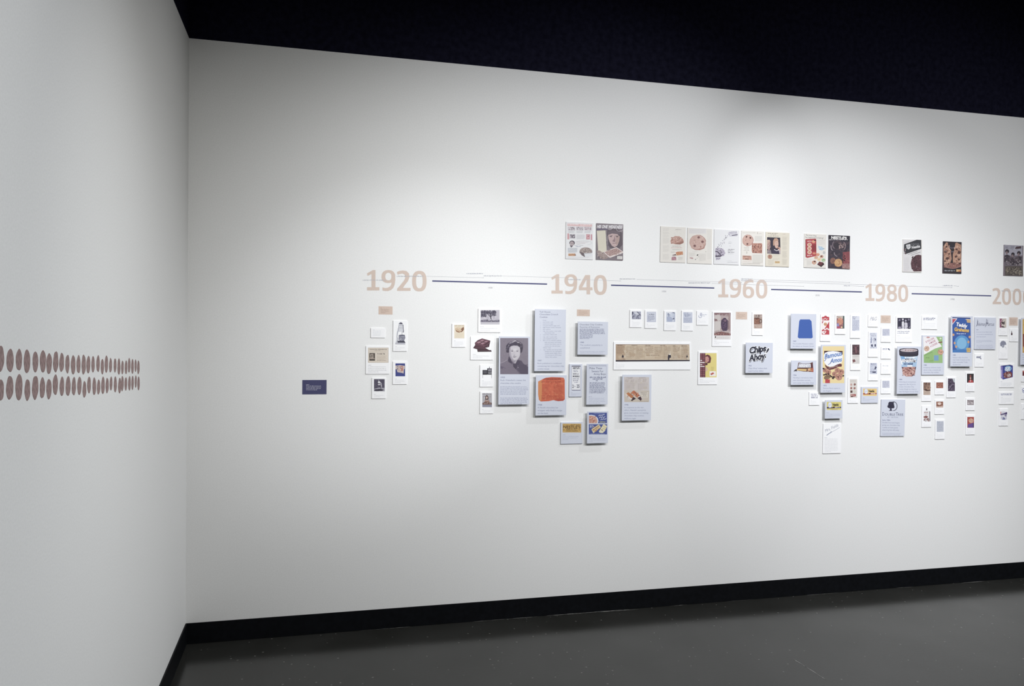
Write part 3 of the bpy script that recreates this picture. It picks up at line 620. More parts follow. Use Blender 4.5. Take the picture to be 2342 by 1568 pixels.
P = card('R6', 1065, 165, 1290, 540, 'white card with a bluish photograph of a cook in a white hat')
a = P.art('picture', 'R6'); a.r(1105,195,1272,378,'ccd3e6').b(1108,196,1270,375,16,16,30,['d8deed','c0c8df','e3e8f3']).e(1148,215,30,22,'e9edf5').e(1150,240,20,20,'9da6c4').p([(1130,225),(1142,205),(1150,225),(1140,240)],'6f7599').p([(1145,262),(1165,262),(1155,280)],'2c2f55').p([(1110,290),(1145,275),(1200,285),(1225,320),(1215,376),(1125,376)],'b4bdd8').l([(1222,200),(1262,210)],12,'454a6d').l([(1266,210),(1266,370)],5,'8d95b3').e(1243,318,13,14,'2b2e54').e(1225,320,16,10,'9aa3c1'); a.done()
cap(P, 'R6', 1100, 423, 1262, 4, 18, 6, 'cfd4df')

P = card('R6', 1393, 165, 1615, 547, 'white card with a pale blue typed newspaper column')
a = P.art('picture', 'R6'); a.r(1425,198,1598,398,'d3d8e9').w(1432,204,1530,1,14,12,'8289ae',1).w(1440,235,1575,1,14,12,'8289ae',1).w(1450,254,1560,1,14,12,'8289ae',1).w(1462,272,1525,1,14,12,'8289ae',1).w(1430,300,1592,6,16,10,'a1a8c6',.95); a.done()
cap(P, 'R6', 1425, 438, 1560, 4, 18, 6, 'cfd3dd')

P = card('R6', 1680, 172, 1900, 437, 'white card with a blue swirl mark and tiny lettering')
a = P.art('picture', 'R6'); a.ring(1745,262,35,44,10,'a6acc8',-40,190).ring(1763,245,22,36,9,'a6acc8',150,420).e(1760,215,9,9,'a6acc8').l([(1757,235),(1752,275)],8,'a6acc8').w(1798,238,1880,1,16,10,'a9aecb',1).w(1798,263,1838,1,16,10,'a9aecb',1); a.done()
cap(P, 'R6', 1708, 342, 1862, 3, 20, 6, 'd0d2da', last=.1)

P = card('R6', 112, 752, 1568, 1280, 'very wide white card with a long brown newspaper strip')
a = P.art('picture', 'R6'); a.p([(150,800),(1540,803),(1548,1120),(150,1128)],'d3bea3').p([(150,800),(330,801),(330,1128),(150,1128)],'c0a488').p([(150,800),(1540,803),(1540,809),(150,807)],'7c5b50').p([(150,1098),(1548,1095),(1548,1120),(150,1128)],'2e2638')
a.b(155,810,1540,1090,40,30,60,['d7c4aa','cbb498','dbc9b0','c9b093'])
for x0,x1,y0,n in ((165,320,845,8),(345,510,845,13),(530,665,845,13),(705,865,840,8),(885,1030,850,8),(1060,1190,845,13),(1230,1360,845,6),(1230,1360,975,6),(1395,1530,845,13)): a.w(x0,y0,x1,n,18,8,'a68d76' if x0>330 else '93775f',.7)
for x,y,w in ((180,817,120),(445,817,115),(710,819,100),(990,821,100),(1230,823,50),(1395,824,92)): a.w(x,y,x+w,1,12,11,'5d4637',1)
a.w(728,1002,996,1,14,12,'8c7058',1)
for x in (330,515,690,1045,1212,1388): a.l([(x,815),(x,1095)],3,'b9a288')
a.p([(262,1040),(285,990),(305,1035),(300,1050),(268,1052)],'2f2738').p([(285,1050),(305,1048),(325,1095),(290,1095)],'b39a84').p([(1135,1095),(1135,1015),(1150,995),(1190,1000),(1195,1050),(1165,1060),(1160,1095)],'2f2738').e(1172,990,15,14,'ece4d8').p([(1478,1045),(1498,995),(1512,1040),(1500,1050)],'332a3c').l([(1485,1050),(1485,1095)],10,'b09a88').l([(1500,1050),(1528,1095)],8,'e5dccd'); a.done('brown newspaper strip in columns')
cap(P, 'R6', 150, 1165, 325, 4, 20, 7, 'cdd0da')

P = stand('R7', 205, 150, 806, 1095, 'lilac board with a beige wartime pamphlet and two orange chocolate bars')
a = P.art('picture', 'R7'); a.p([(245,195),(760,198),(762,465),(245,465)],'d3c9c6').p([(245,465),(765,470),(762,712),(252,712)],'cfc2b3').b(250,200,755,700,20,30,60,['d6cdc9','cdc3bd','d2c7ba'])
a.w(300,205,435,1,16,11,'9a8d90',1).w(335,222,400,1,14,8,'a5999b',1).w(555,205,695,1,16,11,'9a8d90',1).w(265,245,355,4,16,8,'b3a3a3',.8).w(385,245,460,4,16,8,'b3a3a3',.8).w(540,235,600,4,18,9,'b3a3a3',.8).w(635,235,710,4,18,9,'b3a3a3',.8).w(265,320,470,9,16,6,'baabaa',.6).w(540,325,735,8,17,6,'b5a7a5',.5)
a.l([(535,320),(540,450)],3,'9b9090').l([(515,195),(515,460)],2,'bfb3b1')
a.p([(268,550),(335,508),(445,598),(375,650)],'c4763f').p([(385,515),(445,470),(565,570),(520,625)],'c9764d').p([(268,550),(290,536),(395,635),(375,650)],'e8d9cd').p([(445,470),(460,480),(572,575),(565,590)],'b2452f').p([(375,650),(440,608),(492,640),(405,692)],'41222b').p([(520,630),(585,595),(612,650),(590,690),(565,665)],'472630').p([(370,650),(400,632),(420,645),(390,665)],'efe4da').b(300,525,420,610,12,8,16,['b5622f','d99a61','8d4a2a']).b(410,495,550,600,12,10,18,['b24d35','d98f66','e3a57c','3e2322'])
a.p([(575,495),(748,500),(745,622),(600,622)],'ddd3c6').l([(575,495),(748,500),(745,622)],3,'8b7f74').w(585,515,735,1,18,12,'6c6059',1).w(605,545,720,1,18,10,'7c7068',1).w(640,570,700,1,18,10,'7c7068',1).w(610,597,720,1,18,8,'9a8e83',1).w(560,695,750,1,10,7,'a89a8b',1); a.done('beige pamphlet with orange bars')
capt(P, 'R7', 250, 780, 27, [('1942', 88), ('In response to the war', 402), ("effort, Nestl\u00e9's pamphlet", 448), ('gives instructions on baking', 495), ('chocolate chip cookies', 405), ('without sugar', 245)], step=56, c='868cae')

P = card('B1', 130, 885, 478, 1482, 'white card with a yellow advertisement of a woman peeking around chocolate squares')
a = P.art('picture', 'B1'); a.r(163,918,462,1352,'ecd978').r(163,918,261,1352,'5b2533')
for i in range(12):
    for j in range(2): a.r(168+j*47, 924+i*36, 206+j*47, 950+i*36, '7d3b49' if i%2 else '8b4a57'); a.r(172+j*47, 930+i*36, 200+j*47, 938+i*36, 'a86b76'); a.z -= STEP*1.6
a.z += 4*STEP
for x0,y0,x1,y1 in ((168,1078,248,1095),(170,1150,245,1165),(172,1040,202,1058),(170,1118,205,1132)): a.r(x0,y0,x1,y1,'f3e8e8')
a.p([(262,960),(300,942),(345,965),(365,1010),(350,1090),(310,1100),(262,1075)],'6d2f35').p([(262,985),(300,975),(325,1010),(322,1060),(295,1085),(262,1075)],'d4958c').p([(262,1090),(300,1092),(300,1130),(262,1140)],'5f2830').e(305,1030,6,4,'5a2a2c').e(275,1062,9,5,'b2483f').p([(262,1165),(290,1175),(305,1210),(290,1240),(262,1250)],'e0bfa0')
a.w(360,1165,415,6,13,6,'c4b25f',.8).r(335,1242,448,1332,'fbf4ec').p([(352,1285),(400,1262),(420,1285),(372,1310)],'c8503f').l([(350,1290),(372,1312)],6,'4f3b3b'); a.done('yellow advertisement print')
cap(P, 'B1', 160, 1390, 458, 2, 26, 8, 'c2c3cd', last=.62)

P = card('B1', 385, 172, 733, 795, 'white card with a painting-like photo of a tall dark purple vase')
a = P.art('picture', 'B1'); a.r(418,195,714,602,'b9a5a5').p([(418,195),(714,195),(714,250),(560,240),(418,230)],'8d6a6e').r(418,260,540,530,'c9bfbd').b(420,200,712,600,60,12,26,['bdaaa9','b29c9b','c5b5b2','ad9594']).p([(430,240),(520,230),(530,330),(440,340)],'d0c5c2').p([(440,350),(535,345),(530,500),(430,520)],'d3cac7').p([(670,220),(710,225),(710,520),(680,500)],'a98f8e').p([(420,300),(470,310),(480,340),(425,350)],'8f7073').p([(418,560),(540,530),(714,570),(714,602),(418,602)],'8a5e5c').b(420,545,710,600,24,7,15,['a36f68','6d4748','c39a92','5a3b3f'])
a.p([(545,330),(580,300),(590,280),(620,280),(630,300),(660,330),(665,400),(655,500),(640,520),(575,520),(550,480),(538,400)],'4a3552').b(548,320,655,510,26,8,18,['57405f','3d2a46','6b5272']).e(605,275,28,10,'c7b4b6').p([(590,320),(640,315),(630,355),(600,355)],'7f5f74').p([(660,330),(680,340),(690,470),(660,510)],'8d7377'); a.r(418,605,714,672,'e9e4e2').e(442,630,10,18,'3b2c33').w(470,622,700,3,16,7,'c6c0c1',.95); a.done()
cap(P, 'B1', 418, 700, 700, 2, 24, 8, 'bfc0ca', last=.4)

P = card('B1', 1098, 185, 1297, 597, 'white card with a brown photo of a mug of cocoa')
a = P.art('picture', 'B1'); a.r(1130,225,1280,475,'b39c92').b(1132,228,1278,290,10,10,20,['c9b8b0','a58d84']).p([(1133,295),(1235,290),(1240,400),(1150,415),(1133,395)],'8b5a48').e(1185,292,52,10,'5b3527').b(1138,300,1235,400,16,8,16,['9d6b55','744636','b08069']).ring(1252,345,26,40,12,'5a3a2e').p([(1130,400),(1240,400),(1278,420),(1278,473),(1130,473)],'c2a89b').b(1132,425,1276,472,10,8,16,['d1bdb2','a98b7d']).r(1160,235,1185,265,'8d7a78').r(1205,232,1230,268,'7d6a68'); a.done()
cap(P, 'B1', 1128, 510, 1245, 4, 17, 6, 'd6d8e2')

P = stand('B1', 985, 730, 1467, 1275, 'lilac board with bold black cookie brand lettering outlined in white')
a = P.art('logo', 'B1')
for dx, dy, b, c in ((9,10,3,'3b3e58'),(4,5,3,'3b3e58'),(-4,0,3,'fdfdff'),(3,-3,3,'fdfdff'),(0,3,3,'fdfdff'),(0,0,2,'1d1f38')):
    a.t('Chips',1046+dx,928+dy,106,c,w=305,bold=b,shear=.22,rot=-9).t('Ahoy',1048+dx,1062+dy,108,c,w=278,bold=b,shear=.22,rot=-9)
a.p([(1330,930),(1352,850),(1385,815),(1412,822),(1418,850),(1395,890),(1348,940)],'fdfdff').p([(1345,925),(1362,860),(1390,828),(1405,838),(1402,860),(1380,895)],'1d1f38').e(1335,988,22,22,'fdfdff').e(1335,988,15,15,'1d1f38'); a.done('black and white logo lettering')
capt(P, 'B1', 1025, 1155, 25, [('1963', 64), ('Chips Ahoy! makes their', 345), ('supermarket debut', 276)], step=47, c='7f86aa')

# ---------------------------------------------------------------- boards and cards between 1960 and 1980
P = stand('B2', 163, 147, 666, 845, 'lilac board with a plain blue picture, first board under the third bar')
a = P.art('picture', 'B2')      # a licensed character stood here: only a plain blue field is kept
a.p([(330,300),(350,262),(540,262),(575,300),(600,620),(575,640),(325,640),(300,615)], '2f5fb8'); a.done('plain blue printed field')
capt(P, 'B2', 200, 710, 28, [('1969', 70), ('The Cookie Monster makes', 410), ('his debut on Sesame Street', 425)], step=50, c='8d93b4')

P = card('B2', 755, 162, 955, 697, 'tall white card with a red and white cookie bag')
a = P.art('picture', 'B2'); a.p([(780,215),(830,205),(835,190),(870,188),(880,205),(928,215),(930,565),(780,563)],'c83a48').r(782,282,928,300,'fbf5f5').p([(782,300),(928,300),(905,340),(840,440),(782,470)],'fbf3f1').p([(782,300),(820,300),(785,350)],'c0586a').ck(852,358,34,'dba57a','8a4f3a',5).l([(786,265),(810,250),(820,268),(845,235),(870,262),(895,250)],12,'fbf1f2')
a.p([(840,440),(928,330),(928,440)],'c9303f').l([(785,460),(815,440),(845,470),(880,440),(925,470)],26,'f8f0f0').p([(785,500),(815,490),(825,540),(860,490),(870,500),(835,555),(800,550)],'f7eeee').ring(820,520,34,30,12,'fbf5f5',20,330); a.done('red cookie bag print')
cap(P, 'B2', 780, 600, 920, 3, 26, 8, 'e3e4e9', last=.2)

P = card('B2', 1045, 165, 1253, 557, 'white card with a small colourful magazine cover of a brown cookie')
a = P.art('picture', 'B2'); a.r(1075,192,1230,445,'8d5560').p([(1078,192),(1228,192),(1228,250),(1078,240)],'c9b2a8').p([(1195,192),(1230,192),(1230,445),(1200,440),(1212,300)],'46605c').wob(1145,300,58,72,'d38d72',.06,16).b(1095,240,1200,390,26,8,18,['de9f84','c27a62','e8b59d','b06650']).p([(1078,360),(1110,330),(1130,400),(1100,440),(1078,440)],'8f8fc9').p([(1078,400),(1150,395),(1150,443),(1078,443)],'b4476a').e(1175,418,18,18,'ecd7a0').b(1080,195,1200,225,8,6,12,['f0e6da','5f4a3e','8fa08c']); a.done()
cap(P, 'B2', 1085, 468, 1215, 3, 24, 6, 'e2e3ea', head=False)

P = card('B2', 1350, 165, 1550, 635, 'white card with a pale blue newspaper column')
a = P.art('picture', 'B2'); a.r(1385,198,1530,490,'dfe2ee').w(1388,203,1495,1,16,13,'8388ab',1).w(1388,228,1478,1,16,13,'8388ab',1).w(1388,250,1455,1,16,13,'8388ab',1).w(1386,280,1528,14,15,9,'9499ba',.5); a.done()
cap(P, 'B2', 1388, 530, 1515, 4, 22, 6, 'e2e4ea')

P = stand('B2', 168, 1078, 673, 1568, 'lilac board with a tilted brown and white bag of chocolate chips')
a = P.art('picture', 'B2'); a.p([(312,1125),(325,1118),(400,1140),(540,1135),(600,1110),(606,1200),(614,1312),(540,1305),(420,1300),(290,1280),(215,1298),(250,1260),(290,1250)],'6d4238')
a.p([(330,1130),(400,1145),(540,1140),(560,1150),(560,1222),(300,1222)],'b9bccb').p([(290,1245),(480,1250),(470,1290),(285,1278)],'e7c378').p([(215,1298),(258,1258),(285,1262),(280,1290)],'3f3a44').t("HERSHEY'S",322,1212,56,'fdfdff',w=240,bold=1,shear=.12).p([(560,1150),(600,1118),(606,1225),(560,1230)],'5a2330').wob(540,1262,40,28,'e6b77f',.1,12).p([(575,1225),(612,1230),(614,1312),(560,1300)],'b4573f').b(480,1235,605,1305,16,7,14,['f0d0a0','c46a48','7a3b2c','e39a6c']).l([(288,1240),(560,1230)],7,'4b2a26').b(240,1275,340,1300,7,5,8,['46322f','6a4a42']); a.done('brown and white bag print')
capt(P, 'B2', 205, 1385, 28, [('1966', 72), ("Hershey's introduces their", 400), ('own chocolate morsels,', 352), ('semi-sweet chocolate chips', 415)], step=51, c='8a90b2')

P = stand('D7', 90, 95, 768, 1420, 'tall lilac board with a yellow cookie bag and blue script lettering')
a = P.art('picture', 'D7'); a.r(140,138,735,1155,'f4dc9c').p([(180,265),(690,268),(690,480),(660,560),(200,560),(178,340)],'4e2a30')
a.p([(165,400),(200,320),(300,282),(420,270),(540,282),(640,310),(690,380),(690,500),(660,590),(560,640),(440,690),(330,705),(240,660),(185,580)],'f8f9fe')
a.p([(200,630),(260,690),(340,710),(430,695),(540,640),(620,615),(672,640),(660,700),(560,705),(440,770),(340,790),(260,760),(210,690)],'6b3038').t('CHOCOLATE CHIP',305,752,22,'d9b8b4',w=262,bold=1,rot=-14)
for dx,dy,c,b in ((4,5,'3a4c92',1),(0,0,'6f97d6',1)):
    a.t('Famous',182+dx,480+dy,118,c,w=495,bold=b,shear=.35,rot=-11).t('Amos',345+dx,600+dy,115,c,w=320,bold=b,shear=.35,rot=-9)
a.l([(250,360),(235,480),(200,540),(168,540)],16,'4560a6').l([(400,500),(350,610),(290,645)],16,'4560a6')
for x,y,r in ((205,800,62),(300,850,70),(460,900,62),(540,800,70),(650,850,75),(585,980,90)): a.ck(x,y,r,'c98f7a','5b2c28',10,edge='9a5f50')
for x,y in ((180,925),(230,905),(340,950),(420,1020),(380,975),(455,990),(705,950),(165,755),(300,905),(430,985)): a.wob(x,y,30,26,'3c2124',.25,7)
a.wob(265,990,95,62,'8b6b4e',.08,16,rot=-20).l([(170,1020),(260,985),(350,955)],9,'5d4433').l([(190,1000),(330,1010)],7,'a88a6b').r(210,1050,338,1155,'c5373f').b(220,1060,330,1145,5,10,18,['cf4a50','b72f38']); a.done('yellow cookie bag print')
capt(P, 'D7', 148, 1240, 38, [('1975', 100), ('Famous Amos opens in', 475), ('Los Angeles', 235)], step=72, c='8d93b4')

P = card('B2', 1355, 745, 1555, 1275, 'white card with a dark chocolate photo above a beige text strip')
a = P.art('picture', 'B2'); a.r(1387,765,1532,965,'4a2e38').b(1390,770,1530,962,30,9,20,['5c3a44','3b232d','755059','6a434b']).p([(1430,810),(1470,800),(1490,920),(1450,940)],'7a5059').r(1387,965,1532,1145,'ddd7d4').w(1392,975,1525,3,16,8,'b7aeb0',.8).p([(1390,1065),(1435,1055),(1455,1100),(1400,1122)],'7d4a4e').w(1472,1065,1528,5,15,6,'c7c1c0',.9); a.done()
cap(P, 'B2', 1390, 1175, 1515, 3, 20, 6, 'e2e4ec')

P = card('B3', 83, 360, 268, 597, 'small white card with three bold printed lines, left of the yellow-banner board')
a = P.art('picture', 'B3'); a.w(115,396,240,1,16,13,'7d82a8',1).w(118,425,246,1,16,14,'6d729b',1).w(118,454,248,1,16,17,'62678f',1); a.done()
cap(P, 'B3', 115, 510, 215, 4, 16, 5, 'dcdee6')

P = stand('B3', 370, 507, 681, 838, 'small lilac board with a yellow and purple chocolate bar wrapper')
def nestle_bar(P, reg, x0, y0, x1, y1, base, band):
    a = P.art('picture', reg); w, h = x1-x0, y1-y0
    a.r(x0,y0,x1,y1,base).p([(x0,y0+h*.62),(x0+w*.35,y0+h*.68),(x0+w*.5,y0+h*.56),(x0+w*.62,y0+h*.62),(x1,y0+h*.6),(x1,y0+h*.76),(x0+w*.5,y0+h*.8),(x0,y0+h*.82)],band)
    a.e(x0+w*.22,y0+h*.38,w*.14,h*.36,'eef0f8').ring(x0+w*.22,y0+h*.38,w*.14,h*.36,w*.02,'aab6de').w(x0+w*.12,y0+h*.28,x0+w*.32,3,h*.11,h*.05,'8f9ed0',.6).t('Nestl\u00e9',x0+w*.4,y0+h*.48,h*.3,'2f2616',w=w*.42,bold=2).w(x0+w*.56,y0+h*.65,x0+w*.92,1,9,h*.08,'f2ecf2',1).wob(x0+w*.48,y0+h*.7,w*.06,h*.1,'4d2419',.2,8); return a
a = nestle_bar(P, 'B3', 400, 540, 656, 682, 'e3d36c', '39205a'); a.w(470,672,595,1,8,7,'8a5a38',1); a.done('yellow and purple wrapper print')
cap(P, 'B3', 388, 730, 648, 3, 25, 9, 'a0a7c6', last=.55)

P = card('B3', 332, 925, 655, 1465, 'white card with slanted grey script logo, lowest in its column')
a = P.art('logo', 'B3'); a.t('Mrs. Fields',372,1085,50,'9ca0b6',w=262,bold=0,shear=.3,rot=-25).l([(395,1138),(440,1105),(480,1082),(475,1062)],13,'9297b0').l([(480,1082),(560,1040),(628,996)],6,'a3a8bd'); a.done('grey slanted script')
cap(P, 'B3', 362, 1175, 612, 10, 25, 8, 'bfc1cc', last=.45)

P = card('B3', 780, 100, 968, 563, 'tall white card with a beige sheet of round chocolates and a red bar')
a = P.art('picture', 'B3'); a.r(808,132,946,465,'e2dcd6').w(818,140,930,4,13,7,'c0b8b2',.9)
for x,y,c in ((838,228,'c59a90'),(900,225,'7d4a45'),(838,292,'a0655c'),(898,292,'9b635a')): a.wob(x,y,19,21,c,.08,12).wob(x-4,y-4,9,9,'d9b5ab' if c=='c59a90' else 'b07a70',.2,8)
a.r(823,332,860,375,'50302c').r(830,338,850,350,'7a524c').e(898,352,20,22,'d9d8c8').ring(898,352,20,22,4,'b5b3a0').p([(825,400),(918,395),(920,438),(828,448)],'a5443f').w(835,410,905,1,10,16,'efe1dc',1).p([(828,436),(880,432),(865,449),(830,449)],'4a2a26'); a.done()
cap(P, 'B3', 806, 505, 935, 3, 14, 5, 'dcdde3')

P = thin('B3', 1020, 270, 1322, 560, 'lilac board with an orange and red chocolate wrapper')
a = nestle_bar(P, 'B3', 1050, 300, 1295, 430, 'f3cf7c', 'b5442c'); a.done('orange wrapper print')
cap(P, 'B3', 1042, 466, 1268, 2, 24, 8, '9fa5c2', last=.6)

# ---------------------------------------------------------------- columns under 1980
P = card('B4', 183, 140, 342, 335, 'small white card with a grey italic monogram of two letters')
a = P.art('logo', 'B4'); a.t('P&G',208,232,58,'9fa0b0',w=108,shear=.3); a.done()
cap(P, 'B4', 208, 260, 298, 3, 17, 5, 'e0e1e8')
def clipping(P, reg, x0, y0, x1, y1, c='d5d7e6', ink='a5a9c4', rows=7):
    a = P.art('picture', reg); a.r(x0,y0,x1,y1,c); st = (y1-y0)/(rows+.3); a.w(x0+4,y0+st*.25,x1-2,rows,st,st*.55,ink,.6); a.done()
P = card('B4', 395, 345, 553, 585, 'small white card with a square grey-blue clipping below the tan label at 1980')
clipping(P, 'B4', 415, 370, 535, 482); cap(P, 'B4', 418, 505, 520, 4, 17, 5, 'e3e4ea')
P = card('B4', 185, 410, 345, 828, 'tall white card with a two-part ink cartoon')
a = P.art('picture', 'B4'); a.r(208,432,327,690,'dfe2ee').w(212,440,322,2,18,10,'a3a7c0',.9).w(228,478,315,1,14,12,'8f94b2',1).p([(220,600),(232,500),(245,510),(240,600)],'9ba0bc').l([(270,525),(300,520),(310,545),(285,560)],8,'4d5070').wob(300,545,12,14,'5b5e80',.2,8).l([(250,620),(255,660),(240,680)],7,'6f7394').wob(245,640,16,20,'4b4e70',.2,8).wob(298,640,15,22,'474a6c',.2,8).b(215,500,320,600,12,4,10,['b7bcd2','8a8fae','eceef5']).b(215,660,325,688,10,4,8,['8a8fae','c5c9da']); a.done()
cap(P, 'B4', 212, 705, 320, 5, 20, 5, 'dfe0e8')
P = card('B4', 395, 660, 555, 857, 'small white card with a tiny dark blue wordmark and bird shape')
a = P.art('logo', 'B4'); a.w(420,686,498,1,14,16,'8b8fae',1).p([(495,690),(520,685),(535,705),(538,722),(515,710)],'55597c').w(418,705,498,1,8,6,'a9adc4',1); a.done()
cap(P, 'B4', 418, 752, 515, 6, 16, 5, 'e3e4ea')
P = card('B4', 185, 905, 345, 1212, 'white card with a busy blue comic drawing')
a = P.art('picture', 'B4'); a.r(210,925,328,1105,'cfd3e4').w(225,932,312,2,16,10,'6b7094',.9).b(213,960,325,1100,24,5,12,['a9aecb','e6e9f2','8489aa','c0c5da']).p([(295,985),(305,975),(318,1000),(300,1032),(285,1030)],'33365a').l([(300,1000),(322,990)],7,'33365a').r(250,1062,308,1085,'44476a').r(215,1066,245,1074,'6b7094'); a.done()
cap(P, 'B4', 212, 1140, 315, 3, 20, 5, 'dfe0e8')
P = card('B4', 393, 925, 553, 1107, 'small white card with a faint pale grey wordmark')
a = P.art('logo', 'B4'); a.w(418,964,535,1,12,14,'cdcfd8',1); a.done(); cap(P, 'B4', 418, 1018, 520, 4, 17, 5, 'e0e1e7')
P = card('B4', 393, 1190, 553, 1425, 'small white card with a square clipping, lowest above the tree-logo board')
clipping(P, 'B4', 414, 1215, 532, 1330); cap(P, 'B4', 418, 1358, 515, 3, 18, 5, 'e3e4ea')

P = card('B4', 635, 160, 900, 585, 'white card with a dark photograph of pale dressed people')
a = P.art('picture', 'B4'); a.r(660,190,876,368,'2b2640')
for x,y,c in ((695,225,'8f87a0'),(748,215,'d6d1de'),(795,235,'b6afc2'),(845,218,'8a829b')): a.e(x,y,14,17,c)
a.p([(728,368),(732,255),(750,240),(768,255),(770,368)],'e6e3ec').p([(780,368),(775,275),(795,258),(822,275),(828,368)],'d3cedb').p([(668,360),(680,330),(715,330),(720,366)],'a9a2b6').p([(830,262),(862,262),(866,330),(835,330)],'4a4460').b(664,300,872,364,12,6,12,['7c7590','c4bfce','3c3652']).b(664,194,872,250,8,6,10,['4a4460','39334e']); a.w(660,405,875,1,16,13,'9a9db4',1).w(660,432,870,1,16,13,'9a9db4',1); a.done()
cap(P, 'B4', 658, 480, 875, 3, 24, 6, 'd3d5de')

P = card('B4', 1058, 152, 1310, 375, 'white card with two bold blue headline lines and grey text')
a = P.art('headline', 'B4'); a.w(1080,190,1288,1,14,14,'5f658f',1).w(1082,212,1270,1,14,12,'5f658f',1); a.done()
cap(P, 'B4', 1080, 255, 1282, 4, 26, 6, 'cfd1dc')

P = stand('B4', 657, 655, 1038, 1430, 'tall lilac board with a round tub of chocolate chip ice cream')
a = P.art('picture', 'B4'); a.p([(700,800),(990,800),(965,1000),(945,1110),(900,1145),(800,1145),(750,1110),(735,1020)],'a6c7e8')
a.p([(738,815),(985,815),(975,850),(720,850)],'cfe0f2').b(715,815,980,860,8,14,26,['eaf2fa','8fb8e2','f4f8fc']).p([(715,800),(760,800),(790,860),(725,905)],'7fb0e0')
a.p([(728,990),(960,985),(945,1110),(900,1145),(800,1145),(750,1110)],'c38f86').b(735,985,950,1138,50,9,20,['d4a79d','b0756c','e2c0b6','8d544d','6d3d3c']).p([(725,985),(760,1000),(745,1020)],'3c3049').p([(940,1000),(962,985),(955,1040)],'3c3049').p([(880,1140),(930,1105),(920,1130)],'31283f')
a.p([(725,870),(800,855),(900,855),(968,872),(960,915),(900,912),(790,912),(735,915)],'2a2745').t("BEN&JERRY'S",732,908,42,'fbfbff',w=232,bold=2).t('ICE CREAM',762,952,26,'2d3c74',w=150,bold=2).p([(700,820),(720,940),(745,960),(735,900)],'f3f7fc').r(820,960,900,985,'f6f9fd')
a.p([(685,720),(700,695),(760,684),(930,684),(990,695),(1003,720),(1000,790),(985,812),(900,820),(780,820),(705,810),(690,790)],'2a2336').e(845,718,150,32,'3a3347').e(845,718,142,28,'bfb2b8').b(720,695,970,740,16,10,22,['d0b3b0','a98c8d','c9bcc3']).p([(690,735),(760,752),(930,752),(1002,735),(1000,760),(930,778),(760,778),(690,760)],'352d42'); a.done('ice cream tub print')
capt(P, 'B4', 682, 1203, 22, [('1984', 55), ('Following an anonymous', 278), ("suggestion, Ben & Jerry's", 275), ('creates Chocolate Chip', 246), ('Cookie Dough ice cream at', 290), ('their Burlington Scoop Shop', 318)], step=39.5, c='8f95b4')

P = thin('B4', 1060, 473, 1423, 1118, 'lilac board with a green and white children\'s book cover')
a = P.art('picture', 'B4'); a.p([(1080,495),(1393,498),(1396,925),(1090,922)],'9bc37c').p([(1080,495),(1290,497),(1340,590),(1385,655),(1270,690),(1090,790)],'f6f2f4').p([(1090,790),(1235,730),(1250,925),(1090,922)],'94be73')
a.t('IF YOU GIVE',1128,600,30,'c2708a',w=150,bold=1,rot=-27).t('A MOUSE',1185,622,30,'c2708a',w=112,bold=1,rot=-27).t('A COOKIE',1200,672,30,'c2708a',w=128,bold=1,rot=-27)
a.ck(1138,690,42,'ddb8a0','7b4a44',6,edge='8f5f56').ck(1362,745,44,'dba98a','7b4a44',6,edge='8a5a4a').wob(1160,508,30,14,'cf9a98',.1,10).p([(1318,590),(1390,572),(1392,590),(1335,602)],'8a4a3c').e(1362,525,17,14,'dfe9d4').l([(1100,800),(1225,745)],5,'58803f').w(1120,835,1190,1,14,10,'5f8a48',1).l([(1180,890),(1245,885)],5,'5f8a48').r(1255,800,1330,885,'7ba7cf'); a.done('green book cover print with plain shapes')
capt(P, 'B4', 1085, 970, 22, [('1985', 54), ("A beloved children's book", 280), ('about a boy, a mouse and', 280), ('chocolate chip cookies', 248)], step=39, c='8f95b4')

P = thin('C2', 218, 640, 692, 1374, 'lilac board with a dark tree emblem and hotel name', tilt=0.75)
a = P.art('logo', 'C2'); a.ring(465,770,76,94,12,'2b2748',-100,95).p([(440,682),(480,676),(478,690),(445,694)],'2b2748')
a.p([(360,720),(378,685),(440,682),(470,720),(478,760),(485,790),(470,812),(380,815),(345,795),(340,765),(360,755)],'26223f').b(345,690,478,808,26,10,20,['26223f','302b4c','1f1b36']).p([(395,812),(428,812),(430,850),(445,864),(370,864),(392,850)],'322d4e').l([(370,862),(450,862)],5,'322d4e')
a.t('D',238,960,66,'54587c',w=48,bold=0).t('OUBLE',292,960,48,'54587c',w=208).t('T',508,960,66,'54587c',w=48).t('REE',550,960,48,'54587c',w=114).t('BY  HILTON',346,1000,20,'787da0',w=212); a.done('dark tree emblem with lettering')
capt(P, 'C2', 245, 1062, 25, [('Early 1980s', 160), ('DoubleTree hotel begins', 345), ('giving out chocolate chip', 350), ('cookies to hotel guests', 312), ('(they bring them still today)', 335)], step=49, c='7d84a8', more=(245,1305,640,3,18,7,'a6acc8',.9))

def smallcard(reg, x0, y0, x1, y1, label, px0, py0, px1, py1, base, cols, n=26, fn=None, capy=None, capn=3):
    P = card(reg, x0, y0, x1, y1, label); a = P.art('picture', reg); a.r(px0,py0,px1,py1,base)
    w = px1-px0; a.b(px0,py0,px1,py1,n,w*.05,w*.13,cols)
    if fn: fn(a)
    a.done(); cap(P, reg, px0, capy or py1+(y1-py1)*.28, px1-w*.05, capn, (y1-py1)*.16, (y1-py1)*.055, 'dcdde4')
    return P
smallcard('C2', 1033, 270, 1220, 672, 'white card with a photo of a chocolate-drizzled cookie above beige print', 1062, 298, 1202, 548, '8a6654', ['a07a66','6b4736','c09c88','4f3328'], fn=lambda a: a.r(1062,445,1202,548,'c9b2a2').p([(1062,445),(1120,430),(1202,450),(1202,465),(1130,470)],'4a2c24').ck(1160,400,48,'a8836d','4a2c24',8).w(1070,475,1195,4,17,7,'a98f7f',.8))
